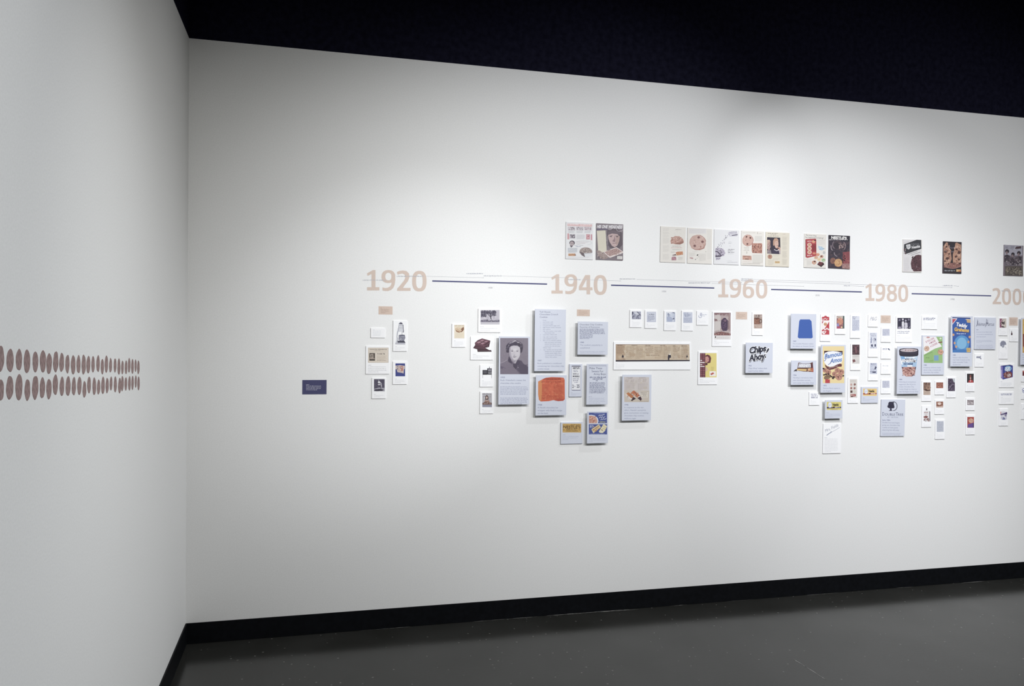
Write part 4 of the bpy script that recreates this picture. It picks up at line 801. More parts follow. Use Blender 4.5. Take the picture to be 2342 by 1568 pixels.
smallcard('C2', 1293, 265, 1480, 542, 'small white card with a reddish-brown cookie bar photo', 1318, 297, 1456, 412, 'a3624f', ['b4735f','8a4d3d','c98d78'], 24)
smallcard('C2', 1525, 190, 1712, 600, 'white card with a dark purple close-up photo', 1550, 220, 1690, 470, '4e4058', ['5f4f6a','3b2f46','7c6c86','2c2236'], 34, fn=lambda a: a.p([(1640,220),(1690,222),(1690,300),(1665,290)],'c3c8cf').l([(1560,440),(1640,330),(1680,350)],12,'8a7b93'))
smallcard('C2', 1905, 90, 2088, 480, 'white card with a photo of a figure in red on black', 1930, 123, 2064, 302, '2a2226', ['3a3034','1f1a1e','463a3e'], 22, fn=lambda a: a.p([(1955,302),(1965,260),(1990,240),(2030,245),(2050,270),(2060,302)],'c23a3e').e(2000,212,16,24,'c9988c').p([(1982,150),(2015,150),(2018,195),(1985,195)],'8d4a48').p([(1995,245),(2008,245),(2010,285),(1998,285)],'e9d9d9'), capn=5)
smallcard('C2', 1293, 640, 1480, 932, 'small white card with a photo of chocolate and cream dessert', 1318, 678, 1456, 800, '9a6450', ['b07a66','7d4a3a','d3ad9c'], 20, fn=lambda a: a.p([(1345,700),(1400,690),(1420,725),(1385,750),(1350,735)],'ecd3c6').r(1318,775,1456,800,'dcc4b8'))
P = card('C2', 1033, 765, 1222, 1190, 'white card with a tall white cookie bag picture')
a = P.art('picture', 'C2'); a.p([(1070,870),(1110,860),(1115,810),(1140,808),(1142,860),(1195,875),(1200,1060),(1185,1078),(1070,1076),(1062,1040)],'eceaec').p([(1118,815),(1138,812),(1136,850),(1120,850)],'5a545c').w(1078,890,1160,1,14,18,'a05a54',1).w(1095,925,1140,2,20,10,'c9a29c',.8).p([(1065,975),(1120,960),(1160,980),(1130,1010),(1070,1000)],'8d4d48').b(1064,1000,1182,1076,22,7,15,['6d3a38','8d5049','4f2a2a','b9857b']).p([(1180,870),(1198,876),(1200,1065),(1186,1078)],'6b636b'); a.done()
cap(P, 'C2', 1064, 1118, 1195, 3, 20, 6, 'dcdde4')
P = card('C2', 1300, 1035, 1490, 1430, 'white card with a grey-blue newspaper column, lowest of its column'); clipping(P, 'C2', 1328, 1070, 1465, 1282, 'ced2de', '9da2ba', 12); cap(P, 'C2', 1328, 1318, 1450, 4, 19, 6, 'dcdde4')
smallcard('C2', 1908, 610, 2088, 855, 'small white card with a grey and pink abstract photo', 1934, 645, 2066, 748, 'a59a9e', ['c3b7ba','8a7d82','d9d0d2','6b5a60'], 26)
smallcard('C2', 1910, 950, 2092, 1340, 'white card with a red and purple package picture', 1936, 985, 2070, 1200, 'b5473f', ['c65a4e','a53c36'], 14, fn=lambda a: a.wob(2010,1060,50,48,'d9a288',.1,14).b(1965,1020,2050,1105,12,6,12,['e8c2ac','c4846a','efd9c8']).p([(1950,1130),(2068,1100),(2068,1198),(1945,1198)],'6a4a9a').p([(2050,1110),(2068,1105),(2068,1198),(2055,1198)],'2f2450'))

# ---------------------------------------------------------------- boards and cards near 2000
P = stand('C1', 340, 217, 826, 1350, 'tall lilac board with a bright blue snack box picture')
a = P.art('picture', 'C1'); a.p([(373,245),(780,262),(790,1040),(378,1036)],'2a5cb0').p([(373,245),(780,258),(780,278),(373,265)],'243f85').e(585,830,170,180,'4f9ad8').e(585,830,110,130,'7fbde8').p([(378,980),(600,960),(788,985),(790,1040),(378,1036)],'3b7ec6')
a.p([(375,270),(488,272),(376,412)],'fbf3f6').p([(376,285),(462,287),(377,392)],'c4435a').p([(690,295),(780,300),(780,372),(700,365)],'d6b27d').p([(655,300),(690,285),(780,292),(780,302)],'e6d2b2')
for b,c,dy in ((3,'1d3a78',8),(2,'fbfbff',0)): a.t('Teddy',455,438+dy,78,c,w=245,bold=b,rot=11)
for b,c,dy in ((3,'7d4a22',8),(2,'f0c25a',0)): a.t('Grahams',415,548+dy,72,c,w=330,bold=b,rot=5)
a.ring(585,720,150,150,38,'2f4fa0',215,325).w(470,605,700,1,20,20,'cfe0f6',1)
for x,y in ((398,640),(425,825),(460,905),(760,690),(735,800)): a.wob(x,y,24,30,'d9a077',.08,12)
a.p([(690,935),(778,930),(780,1030),(695,1030)],'dcb868').w(705,950,770,4,20,10,'b58e48',.8); a.done('blue snack box print')
capt(P, 'C1', 380, 1108, 28, [('1988', 68), ('Nabisco adds chocolate', 338), ('chip Teddy Grahams to the', 385), ('highly successful Teddy', 335), ('Graham line', 178)], step=53, c='8b91b2')

P = thin('C1', 875, 245, 1347, 965, 'lilac board headed by a spiky dark store signature')
a = P.art('logo', 'C1'); a.t('Neiman',925,438,78,'4a4d6c',w=190,shear=.12).t('Marcus',1125,438,78,'4a4d6c',w=185,shear=.12)
a.l([(940,300),(930,440)],8,'4a4d6c').l([(1140,285),(1130,440)],8,'4a4d6c').l([(1160,300),(1158,400)],8,'4a4d6c')
a.l([(905,455),(925,420),(950,330)],7,'4a4d6c').l([(1108,470),(1125,430)],7,'4a4d6c'); a.done('dark handwritten store name')
cap(P, 'C1', 912, 520, 1300, 3, 53, 16, '969cba', last=.65)
a = P.art('body_text', 'C1'); a.w(912,762,1275,3,24,9,'adb2cc',.4); a.w(912,870,1300,4,23,9,'adb2cc',.95); a.done()

P = card('C1', 880, 1065, 1085, 1360, 'small white card with a grey map silhouette')
a = P.art('picture', 'C1'); a.p([(910,1160),(915,1122),(985,1124),(1010,1110),(1022,1116),(1002,1140),(1025,1165),(1020,1196),(1000,1180),(985,1162)],'9698ac'); a.done(); cap(P, 'C1', 912, 1255, 1045, 3, 22, 6, 'd0d2d9')
smallcard('C1', 1418, 250, 1615, 655, 'white card with a pink and black abstract cover picture', 1434, 275, 1585, 480, 'd3c8bd', ['ded5ca','c4b6ac'], 10, fn=lambda a: a.p([(1434,275),(1490,278),(1470,380),(1480,480),(1436,480)],'9a5577').b(1440,290,1560,470,20,9,18,['e8dfd8','b57c92','55333f','f0e8e0']).p([(1470,360),(1500,345),(1520,380),(1490,395)],'241a20').p([(1515,350),(1545,345),(1545,400),(1520,420)],'2b2025').p([(1470,440),(1520,450),(1560,478),(1490,478)],'3a2530'), capn=4)
P = card('C1', 1660, 502, 1855, 790, 'small white card with a tiny dark bottle')
a = P.art('picture', 'C1'); a.p([(1697,560),(1703,545),(1709,560),(1712,590),(1722,605),(1722,648),(1690,648),(1690,605),(1697,590)],'3a2130').r(1692,610,1720,632,'54303f'); a.done(); cap(P, 'C1', 1705, 690, 1830, 3, 24, 8, 'cfd1d7')
P = card('C1', 1425, 747, 1620, 1180, 'white card with a blue-grey football helmet')
a = P.art('picture', 'C1'); a.p([(1448,890),(1445,830),(1470,785),(1515,772),(1560,790),(1578,830),(1585,862),(1540,870),(1530,915),(1505,932),(1480,900)],'8c8fa5').wob(1505,885,14,13,'c9cbd6',.1,10).l([(1535,880),(1580,935),(1578,970)],5,'c0c3d0').l([(1540,925),(1585,930)],5,'c0c3d0'); a.done(); cap(P, 'C1', 1452, 1030, 1580, 6, 19, 6, 'd3d5da')

P = stand('C1', 1912, 258, 2350, 1312, 'lilac board with an amber picture, cut off at the far end of the wall')
a = P.art('picture', 'C1'); a.r(1945,290,2300,1045,'d9b05c').r(1955,620,2300,900,'8a3f3c').b(1950,300,2290,600,16,20,40,['e0bd74','cda04a']).b(1955,620,2290,1040,26,20,40,['a5544a','6d2f30','c98c5c']); a.done(); cap(P, 'C1', 1945, 1085, 2290, 4, 52, 18, '9a9fba')

P = card('C3', 872, 88, 1155, 543, 'white card with a blue box of toaster pastries')
a = P.art('picture', 'C3'); a.p([(895,132),(935,140),(938,393),(900,360)],'8d7cc2').p([(935,140),(1072,112),(1128,130),(1126,345),(938,393)],'33409a').p([(895,132),(1030,118),(1072,112),(1128,130),(940,142)],'27307e').e(1038,185,64,52,'8fc2e6').e(1038,185,50,40,'6aa6d8').t('POP',990,208,44,'f4f6fb',w=86,bold=2,rot=-8).t('TARTS',975,235,30,'f4f6fb',w=100,bold=2,rot=-8)
a.p([(945,280),(1010,240),(1080,240),(1115,275),(1112,340),(1040,362),(965,360)],'7d3636').b(950,245,1112,355,26,8,17,['9a4a46','5f2828','b4716a','d9b8b0']).wob(1058,310,30,28,'e3d5d2',.15,12).b(1035,290,1085,335,6,5,10,['5a2a2a','8d4a48']).p([(1010,235),(1030,232),(1028,248)],'f4f6fb').r(902,210,920,340,'b9b0de'); a.done('blue pastry box print')
cap(P, 'C3', 897, 430, 1115, 3, 24, 8, 'bcc0d0', last=.9)
P = card('C3', 868, 628, 1148, 860, 'white card with a blue-grey double headline, below the pastry box card')
a = P.art('headline', 'C3'); a.w(900,656,1125,1,16,15,'858ab0',1).w(902,676,1122,1,16,12,'858ab0',1); a.done(); cap(P, 'C3', 900, 725, 1112, 4, 24, 7, 'c3c6d2', last=.5)
P = card('C3', 870, 945, 1040, 1268, 'white card with a small purple and white cookie package')
a = P.art('picture', 'C3'); a.p([(893,1000),(940,990),(1018,1000),(1018,1150),(895,1150)],'e3e2ec').p([(893,1000),(905,998),(900,1060),(893,1060)],'d4564f').p([(896,1040),(950,1030),(1018,1005),(1018,1050),(960,1055),(896,1068)],'45306c').w(910,1042,1005,1,12,9,'b9aed2',1).wob(990,1070,20,18,'8f86a5',.1,10).p([(925,1150),(945,1100),(975,1105),(985,1150)],'4a4f92').b(898,1085,1015,1148,14,5,10,['b5b6cf','7d80ac','eeeef4']); a.done(); cap(P, 'C3', 895, 1185, 995, 3, 22, 6, 'd2d4da')
P = card('C3', 1287, 192, 1460, 437, 'white card with a dark red picture at the far end, below the amber board')
a = P.art('picture', 'C3'); a.r(1307,225,1430,322,'7a2f38').r(1307,225,1430,250,'c2655c').b(1310,250,1428,320,10,8,16,['5f2430','8d4a50']); a.done(); cap(P, 'C3', 1307, 350, 1430, 3, 20, 6, 'cdd0d6')
P = card('C3', 1287, 522, 1460, 765, 'white card with blue outlined lettering at the far end')
a = P.art('picture', 'C3'); a.ring(1330,585,26,30,9,'5a6ab0',60,330).ring(1335,620,28,26,9,'5a6ab0').r(1360,560,1420,640,'8d99cc'); a.done(); cap(P, 'C3', 1307, 690, 1430, 3, 18, 6, 'cdd0d6')
P = card('C3', 1287, 847, 1460, 1143, 'white card with faint grey sketch, lowest at the far end')
a = P.art('picture', 'C3'); a.l([(1310,960),(1330,930),(1350,955),(1380,920)],7,'9a9da8').wob(1395,950,16,14,'a8abb5',.2,8); a.done(); cap(P, 'C3', 1307, 1010, 1430, 5, 20, 6, 'cdd0d6')

# ---------------------------------------------------------------- magazine pages above the timeline
M_PAGE = mat('cream_paper', hexc('e9e5df'), 0.6, 0.25, noise=(250, 0.015, 2))
M_PAGED = mat('dark_paper', hexc('4a4048'), 0.6, 0.25, noise=(250, 0.03, 2))
M_PAGEG = mat('mauve_paper', hexc('80747c'), 0.6, 0.25, noise=(250, 0.03, 2))
M_PAGEB = mat('bluish_paper', hexc('e9e9eb'), 0.6, 0.25, noise=(250, 0.015, 2))
M_PAGET = mat('tan_paper', hexc('e2dbcd'), 0.6, 0.25, noise=(250, 0.015, 2))
P = poster('A1', 185, 215, 1003, 1320, 'pale magazine page with pink boxes and a round cake, leftmost of the upper row', M_PAGEB)
a = P.art('print', 'A1'); a.q(230,275,962,345,'e3b9ba',22).w(250,292,600,1,30,26,'f4e6e8',1).w(610,303,940,1,30,26,'f4e6e8',1)
for x,cols in ((240,['b3a9b0','8a7f89','d5cdd2']),(490,['a59ca4','7b717c','c9c2c8']),(735,['c3a9b2','a58c98','d9ccd2'])): a.q(x,365,x+220,475,'d3ccd2',6).b(x,368,x+218,478,16,14,28,cols)
for x in (250,500,745): a.w(x,497,x+195,4,15,7,'b3b6be',.9)
a.q(230,565,285,740,'d79fa3',6).q(925,590,967,765,'cf8f9c',4).r(300,590,462,715,'b5aeb8').b(302,592,460,713,14,16,30,['8a818c','cfc8ce','6b626e']).w(500,605,760,8,17,7,'c0bfc9',.9).r(790,592,898,745,'c98a94').b(795,600,895,740,10,12,24,['d9a5ab','b87480','e6c4c6'])
a.e(370,850,82,72,'584d5a').e(362,875,60,72,'b7a7ab').p([(300,925),(400,935),(345,990)],'5d5260').l([(340,860),(395,862)],8,'5d5260').ring(700,850,260,70,7,'c5c8d0',180,420).w(490,815,880,2,40,14,'cbbdc4',.8).l([(430,925),(560,905),(700,925)],8,'a2a4ae')
a.w(245,1000,540,9,16,8,'a9b3c2',.9).w(480,945,640,1,16,18,'a8b0c8',1)
a.e(780,1110,190,130,'8a7a80').e(775,1085,180,105,'a3938f').b(610,1000,940,1180,44,12,26,['b5a69f','8f7f7b','c6b8b0','7a6b69']).p([(715,1150),(955,1140),(955,1250),(755,1260)],'e3e5ea').p([(715,1150),(945,1140),(945,1165),(740,1180)],'c3bfc3').p([(600,1110),(720,1150),(755,1270),(660,1220)],'6d5e64')
a.q(258,1165,470,1235,'c8946c',0).b(262,1168,465,1232,10,12,22,['d3a57e','b67f57']).p([(445,1160),(490,1220),(462,1228)],'5d4048').w(240,1272,900,1,12,9,'d3cdd4',1); a.done()

P = poster('A1', 1090, 262, 1888, 1345, 'grey-mauve magazine page with a soldier portrait and tray', M_PAGEG)
a = P.art('print', 'A1'); a.p([(1093,268),(1885,300),(1888,1358),(1093,1342)],'80747c').b(1095,275,1880,1340,70,40,80,['867a82','776b74','8d8289','6f646d'])
a.p([(1095,420),(1440,420),(1440,460),(1095,470)],'655a72').p([(1400,560),(1420,470),(1520,430),(1750,440),(1850,560),(1870,900),(1780,1000),(1500,1000),(1430,900)],'5d505a')
a.p([(1440,600),(1560,570),(1720,590),(1790,660),(1770,800),(1720,920),(1640,980),(1560,940),(1490,830),(1450,720)],'c4a9a8').p([(1640,600),(1660,760),(1640,820),(1560,800),(1620,720)],'9a8084').p([(1680,640),(1790,660),(1760,830),(1700,920),(1660,830)],'b39893').p([(1430,520),(1600,470),(1800,530),(1800,600),(1560,570),(1440,610)],'6d5f69')
a.l([(1480,650),(1570,630)],18,'6a5860').l([(1660,640),(1760,640)],18,'6a5860').e(1530,665,26,12,'54444e').e(1710,668,26,12,'54444e').l([(1570,860),(1690,855)],14,'7d636a').e(1620,800,36,14,'8d7378').e(1495,430,65,40,'958a92').ring(1790,430,110,85,14,'b0a6ac',20,180).e(1800,420,70,55,'7a6e78').l([(1415,640),(1430,900)],16,'a0949b')
a.p([(1105,485),(1365,475),(1398,1090),(1290,1130),(1145,1090)],'dcd5c2').w(1140,510,1340,1,16,12,'bdb5a2',1).w(1140,560,1350,16,30,8,'cfc8b6',.8)
a.p([(1095,1080),(1180,1075),(1400,1200),(1460,1290),(1300,1340),(1150,1230)],'a08c88').b(1110,1100,1400,1320,20,16,34,['b29f9a','8a7773','bfaea8']).p([(1300,1120),(1690,975),(1890,1110),(1880,1150),(1510,1290),(1470,1280)],'e3d5d2').p([(1330,1125),(1690,1000),(1860,1110),(1490,1250)],'b0908c').b(1380,1040,1800,1220,36,12,24,['bb9e98','a07f7a','8d6c68','c9b0a8'])
a.p([(1710,1240),(1865,1245),(1865,1335),(1710,1330)],'dcd8d6').w(1735,1270,1840,3,20,10,'b4afae',.8).t('HIS ONE WEAKNESS',1105,405,88,'e9e5ea',w=755,bold=2,shear=.2,rot=1.2); a.done()

def page(P, reg): return P.art('print', reg)
P = poster('A2', 135, 155, 887, 1222, 'cream magazine page with a mounded cookie, first of five in a row', M_PAGE)
a = page(P, 'A2')
for y,n in ((215,5),(330,4),(420,4),(510,9),(730,5),(830,5),(990,9)): a.w(205,y,400,n,19,7,'d0ccc6',.8)
a.w(585,245,765,1,20,22,'c0bab5',1).l([(640,290),(620,330),(650,345)],4,'c9c4bf').l([(540,360),(600,420)],4,'cdc8c2').l([(700,350),(740,380)],4,'cdc8c2')
a.p([(430,600),(460,540),(560,450),(700,455),(790,520),(830,590),(825,650),(720,700),(560,690),(450,665)],'c79a8c').b(440,470,815,690,60,12,28,['d3a99b','b98678','c28f80','dcb8aa']).b(450,480,810,680,14,10,18,['7d4e46','8d5a50'])
a.p([(560,690),(720,702),(825,650),(820,600),(700,640),(620,650)],'a06e60').w(480,745,770,1,16,13,'9a938d',1).w(460,790,805,1,16,13,'cf9c9c',1).w(490,840,790,2,20,8,'bcc4bb',.8).w(450,910,580,3,17,6,'ccc8c2',.9)
a.p([(590,940),(640,915),(800,905),(808,1000),(620,1030)],'d08f62').b(600,920,800,1020,18,10,22,['dba672','c46a5a','e0b67a','b8564c']).p([(480,1018),(590,985),(610,1025),(500,1028)],'6d4448').p([(468,1090),(500,1060),(580,1062),(605,1090),(605,1168),(468,1168)],'b07a88').b(470,1070,600,1165,12,10,20,['c08f9b','9a6674','d3a9b0']).w(670,1070,805,5,19,6,'cbc7bf',.8); a.done()

P = poster('A2', 940, 202, 1674, 1258, 'cream magazine page filled by one large round cookie', M_PAGE)
a = page(P, 'A2'); a.r(985,235,1500,380,'e3dfdf').w(995,250,1490,5,24,7,'d3cfcd',.9).w(1530,270,1650,40,22,7,'cfcbc8',.9)
a.wob(1245,640,248,228,'b08078',.03,30).wob(1240,635,238,218,'cfaa9f',.03,30).b(1040,450,1450,830,60,14,34,['d5b3a8','c9a296','d9bab0']).p([(1200,850),(1400,800),(1480,680),(1440,820),(1300,872)],'b58478')
for x,y,r in ((1275,490,40),(1388,622,42),(1155,742,40)): a.wob(x,y,r,r*.95,'8a5f5c',.12,12).wob(x-6,y-6,r*.5,r*.45,'75494a',.2,9)
a.l([(1135,580),(1160,560),(1185,575)],10,'9a7068').wob(1330,770,20,30,'b08074',.2,9).w(1085,905,1255,1,12,9,'d5d1cd',1).w(990,945,1180,6,20,6,'dad6d2',.7).wob(1240,1015,28,18,'3a3a38',.15,9,rot=-35).wob(1270,1065,14,9,'9a9894',.1,8).wob(1228,1108,12,9,'a8a6a2',.1,8).wob(1180,1145,20,16,'a39a9c',.1,9,rot=-30).wob(1485,915,14,9,'a5a29e',.1,8)
a.p([(998,1085),(1060,1085),(1112,1095),(1108,1132),(1040,1122)],'bf9698').b(1005,1088,1105,1128,8,7,13,['a87a80','cfabaa']).w(1290,980,1500,12,18,6,'dbd7d3',.6); a.done()

P = poster('D1', 185, 195, 1005, 1335, 'white magazine page with chocolate chips tumbling onto a dark cookie', M_PAGEB)
a = page(P, 'D1'); a.p([(640,300),(930,270),(965,380),(935,430),(690,435),(645,370)],'d5d3dc').t('NESTLE',680,345,62,'a9a4b6',w=250,bold=1,rot=-4).l([(765,405),(955,375)],26,'56506a').w(700,415,920,1,12,9,'b9b5c3',1)
for i in range(26):
    t = i/25; x = 650-350*t+a.rn.uniform(-55,55); y = 400+420*t+a.rn.uniform(-50,50); a.wob(x,y,13,10,a.rn.choice(['6b647c','8a8498','544d66']),.3,7,rot=a.rn.uniform(0,90)); a.z -= STEP*.5
a.p([(225,830),(300,800),(420,810),(520,880),(560,980),(500,1060),(400,1100),(228,1110)],'bdb4c6').b(230,810,540,1080,60,12,28,['c9c1d1','a89fb4','d3ccd9']).b(230,820,520,1080,24,10,22,['4a4058','5d5269','3b3149']).l([(225,920),(300,930),(400,1040),(440,1060)],30,'4a4058').p([(228,1050),(430,1060),(400,1100),(230,1112)],'574c64').p([(240,1130),(400,1120),(390,1170),(250,1205)],'b1a9bd').b(240,1130,390,1200,10,10,20,['8d849c','c9c2d0'])
a.w(670,600,760,1,14,9,'cfcfd6',1).w(655,640,780,2,18,11,'cdcdd5',.9).w(690,745,740,1,14,9,'d0d0d6',1).w(640,850,860,1,16,19,'77737f',1).w(640,895,800,1,16,19,'77737f',1).w(640,942,885,1,16,19,'77737f',1).w(640,985,850,2,18,6,'d0d0d6',.8).w(620,1225,770,1,14,7,'c6c6cd',1).w(620,1270,960,1,14,11,'bcbcc5',1); a.done()

P = poster('D1', 1075, 240, 1812, 1368, 'cream magazine page with a round cookie overlapping a square nut bar', M_PAGE)
a = page(P, 'D1'); a.w(1115,312,1560,1,16,12,'b5aea8',1).t('1',1580,355,62,'9c938c',bold=1).w(1640,335,1740,1,16,12,'b5aea8',1).r(1515,420,1755,600,'e0dcd6').w(1525,432,1745,9,18,6,'d0ccc5',.8)
a.wob(1290,565,182,190,'b28078',.03,26).wob(1283,560,170,180,'d3a99b',.03,26).b(1150,410,1430,720,36,14,30,['dab5a8','c99c8d','d3ab9d'])
for x,y,r in ((1245,445,30),(1370,480,34),(1275,678,32)): a.wob(x,y,r,r,'6b3f38',.15,10)
a.l([(1195,575),(1215,550),(1240,560)],10,'a0746a').p([(1440,655),(1740,655),(1758,690),(1755,985),(1440,975),(1415,900),(1420,700)],'bd8472').b(1425,662,1750,978,80,13,28,['c9937f','a86a58','d3a592','8d4f42','6a3630'])
a.w(1165,792,1335,1,16,12,'b3aaa3',1).w(1185,838,1330,1,16,12,'b3aaa3',1).w(1160,882,1355,1,16,12,'b3aaa3',1).t('2',1235,980,52,'a89e96',bold=1)
a.p([(1115,1055),(1405,1065),(1412,1205),(1115,1190)],'cf9f8c').t("NESTL\u00c9'S",1130,1105,36,'7d5248',w=235,bold=1,rot=1).b(1120,1110,1400,1190,14,10,22,['dbb3a2','b98472']).l([(1190,1165),(1320,1172)],24,'6b4038').r(1448,1030,1765,1290,'c3bcb4').r(1454,1036,1758,1284,'dfdbd3').w(1490,1060,1700,10,21,6,'cfc9c1',.8).w(1115,1255,1420,1,14,10,'d9b9b4',1).w(1115,1305,1740,2,22,10,'c3bcb5',.98); a.done()

P = poster('D8', 118, 105, 695, 942, 'tan magazine page with a photo of a blond child eating a cookie', M_PAGET)
a = page(P, 'D8'); a.w(175,138,440,1,16,18,'9a8f86',1).w(245,170,385,1,16,15,'a89d92',1).w(185,202,440,1,16,17,'a09588',1)
a.p([(153,235),(472,248),(482,650),(155,635)],'2e2438').p([(155,310),(205,300),(235,330),(230,420),(240,480),(205,540),(155,520)],'b58f86').p([(155,300),(210,295),(235,330),(205,345),(155,420)],'c7a898').p([(160,560),(240,540),(262,635),(158,632)],'8d7f86').b(160,430,235,620,16,9,18,['c99a8d','8a6a66','d9c5c0','5f4a52'])
a.p([(300,430),(298,330),(330,265),(390,258),(430,300),(425,340),(360,330),(345,400),(325,450)],'c2977f').p([(345,340),(400,325),(430,350),(432,420),(415,480),(375,510),(345,470),(338,400)],'d9b2a0').l([(365,375),(385,372)],7,'6a4640').l([(410,370),(425,370)],6,'6a4640').e(400,440,14,8,'a35a50').p([(395,480),(450,470),(478,500),(475,580),(440,540),(410,520)],'d3a796').wob(425,505,26,16,'7d4f42',.15,9)
a.ring(385,520,70,62,28,'d5cbd0',20,165).p([(265,640),(270,570),(320,540),(380,575),(440,560),(455,648)],'362b48').p([(440,560),(478,540),(480,648),(455,648)],'c3b3b5')
a.ck(222,710,52,'bb8a72','7a4538',7,edge='8f6250').w(300,668,465,3,16,6,'cfc7b8',.9).w(175,785,320,9,15,6,'cbc3b4',.8).w(300,740,465,4,16,6,'cdc5b6',.8).p([(342,820),(462,822),(462,872),(342,870)],'d9b884').t("NESTL\u00c9'S",350,848,16,'8a6636',w=100,bold=1).w(380,855,430,1,8,8,'a5803f',1)
a.w(530,155,625,1,14,13,'cdb5ac',1)
for y,n in ((225,8),(345,7),(460,6),(575,12),(770,10)): a.w(525,y,640,n,14,6,'cbc4b8',.85)
a.done()

P = poster('D8', 1055, 145, 1592, 970, 'white magazine page with a red box and assorted cookies', M_PAGE)
a = page(P, 'D8'); a.t('The nicest thing',1090,200,34,'5d565c',w=265,rot=4).t('has happened to baking!',1078,248,34,'5d565c',w=450,rot=3.5)
a.p([(1085,290),(1120,280),(1340,270),(1352,300),(1355,690),(1130,742),(1090,720)],'b93a44').p([(1085,290),(1100,295),(1105,725),(1090,720)],'8d2a35').p([(1240,410),(1350,400),(1352,580),(1245,590)],'97222f').t('NESTLE',1130,350,24,'f6e4e0',w=105,bold=1,rot=-2)
for y in (420,510,600): a.wob(1185,y,52,46,'f0d9cc',.05,16).ck(1185,y,38,'d9a583','9a5a4a',6)
a.wob(1285,345,42,38,'e6a07a',.12,12).p([(1290,310),(1330,295),(1345,320),(1310,330)],'3a1c24').w(1255,455,1335,3,34,14,'7b1a27',.8).wob(1300,628,40,26,'d98a6a',.1,12).w(1130,672,1280,1,20,17,'f6e4e0',1)
a.w(1370,300,1575,1,14,9,'c9c5c3',1).w(1375,325,1575,6,18,7,'d3cfcc',.7).p([(1395,430),(1420,450),(1470,465),(1560,515),(1490,560),(1440,550),(1400,490)],'b5cfe4').b(1405,460,1500,545,8,8,18,['8fb5d6','cfe0ec']).l([(1500,515),(1560,520)],6,'8d949a').wob(1540,610,34,40,'c6c6c4',.12,12)
for x,y,r,c in ((1390,660,44,'e0916e'),(1345,730,48,'ddb495'),(1480,710,46,'d3a389'),(1420,780,50,'ecd3a8'),(1525,795,46,'8cc088'),(1300,850,58,'cf9a80')): a.wob(x,y,r,r*.85,c,.1,14).b(x-r*.6,y-r*.5,x+r*.6,y+r*.5,6,6,13,['f0d9bf','c4785e' if c!='8cc088' else '6aa56c'])
a.wob(1475,700,24,18,'6b3a34',.15,9).wob(1310,830,26,18,'5a2c28',.15,9).p([(1370,900),(1425,830),(1520,850),(1545,900),(1470,962)],'3a1820').p([(1375,895),(1425,832),(1520,852),(1470,920)],'6b2a34')
a.w(1080,775,1270,1,14,9,'cfcbc8',1).w(1120,805,1240,7,17,7,'d3cfcb',.8).w(1090,940,1440,1,12,8,'d3cfcb',1); a.done()

P = poster('D8', 1650, 180, 2168, 985, 'dark magazine page with chocolate swirls and white heading', M_PAGED)
a = page(P, 'D8'); a.p([(1652,184),(2168,215),(2168,1012),(1655,984)],'33283a').b(1655,340,2165,960,60,24,50,['3a2e40','2b2132','443644','4f3a42'])
a.p([(1652,184),(2168,215),(2168,335),(1652,295)],'1f1a2c').t("NESTL\u00c9'S",1712,272,60,'fbf8f6',w=378,bold=2,rot=3).w(1660,288,2145,1,12,18,'cfc7cb',1)
a.p([(2000,600),(2168,580),(2168,1008),(1985,990)],'8a3d45').b(1990,600,2165,990,20,16,34,['97474d','7d343d','a35a58']).p([(1980,880),(2168,880),(2168,1010),(1980,995)],'a57a76').b(1985,890,2160,1000,12,10,22,['b58d88','8f645f'])
a.ring(1880,430,120,110,40,'4a3a44').e(1850,440,80,80,'2f2533').ring(1790,470,90,110,16,'a99aa2',120,200).ring(1850,420,110,110,14,'8d7d87',120,230).ring(1880,620,100,90,14,'a4949e',100,190).b(1890,370,2060,520,30,10,22,['a58a8a','7d6064','c0a6a2','5a434a']).ring(2000,450,70,100,14,'9c858a',-80,70)
a.e(1755,810,68,75,'8a5a4c').b(1700,750,1810,870,12,10,22,['9a6a5a','6d443a']).ck(1885,860,95,'d3a067','9a6540',9,edge='8a5a40').b(1800,780,1965,940,24,9,18,['dbb07a','c28f58']); 
for x,y in ((2020,720),(2050,750),(2000,790),(2035,800),(1990,840),(2040,690)): a.wob(x,y,18,18,'33161c',.3,7)
a.done()

P = poster('A4', 190, 128, 530, 708, 'white magazine page with a tilted black banner and dark cookie', M_PAGE)
a = page(P, 'A4'); a.r(195,135,522,705,'dedbdd').p([(215,220),(440,140),(518,145),(522,300),(240,395),(210,330)],'2f2f36').p([(250,230),(325,215),(332,280),(298,312),(262,295)],'d6d5d8').w(268,240,318,3,18,9,'6b6b72',.8).t('Nestl\u00e9',352,300,44,'d9d7d9',w=150,bold=2,rot=-10).w(335,205,500,1,12,12,'77777e',1).w(340,228,500,1,12,12,'77777e',1).b(205,290,250,420,14,6,13,['3a2a30','c9c4c6','2f2228','8d4a58'])
a.l([(205,195),(300,168)],7,'c4bfc2').l([(285,400),(450,345)],12,'a9a5a8').l([(335,415),(505,358)],12,'a9a5a8').w(215,460,310,14,17,6,'c9c5c7',.8)
a.p([(333,560),(350,480),(420,415),(470,405),(522,415),(526,700),(390,702),(345,640)],'54303a').b(340,415,522,700,46,10,22,['623a44','452630','6f4a52','3a2029']).e(440,622,6,5,'d9cfd2'); a.done()

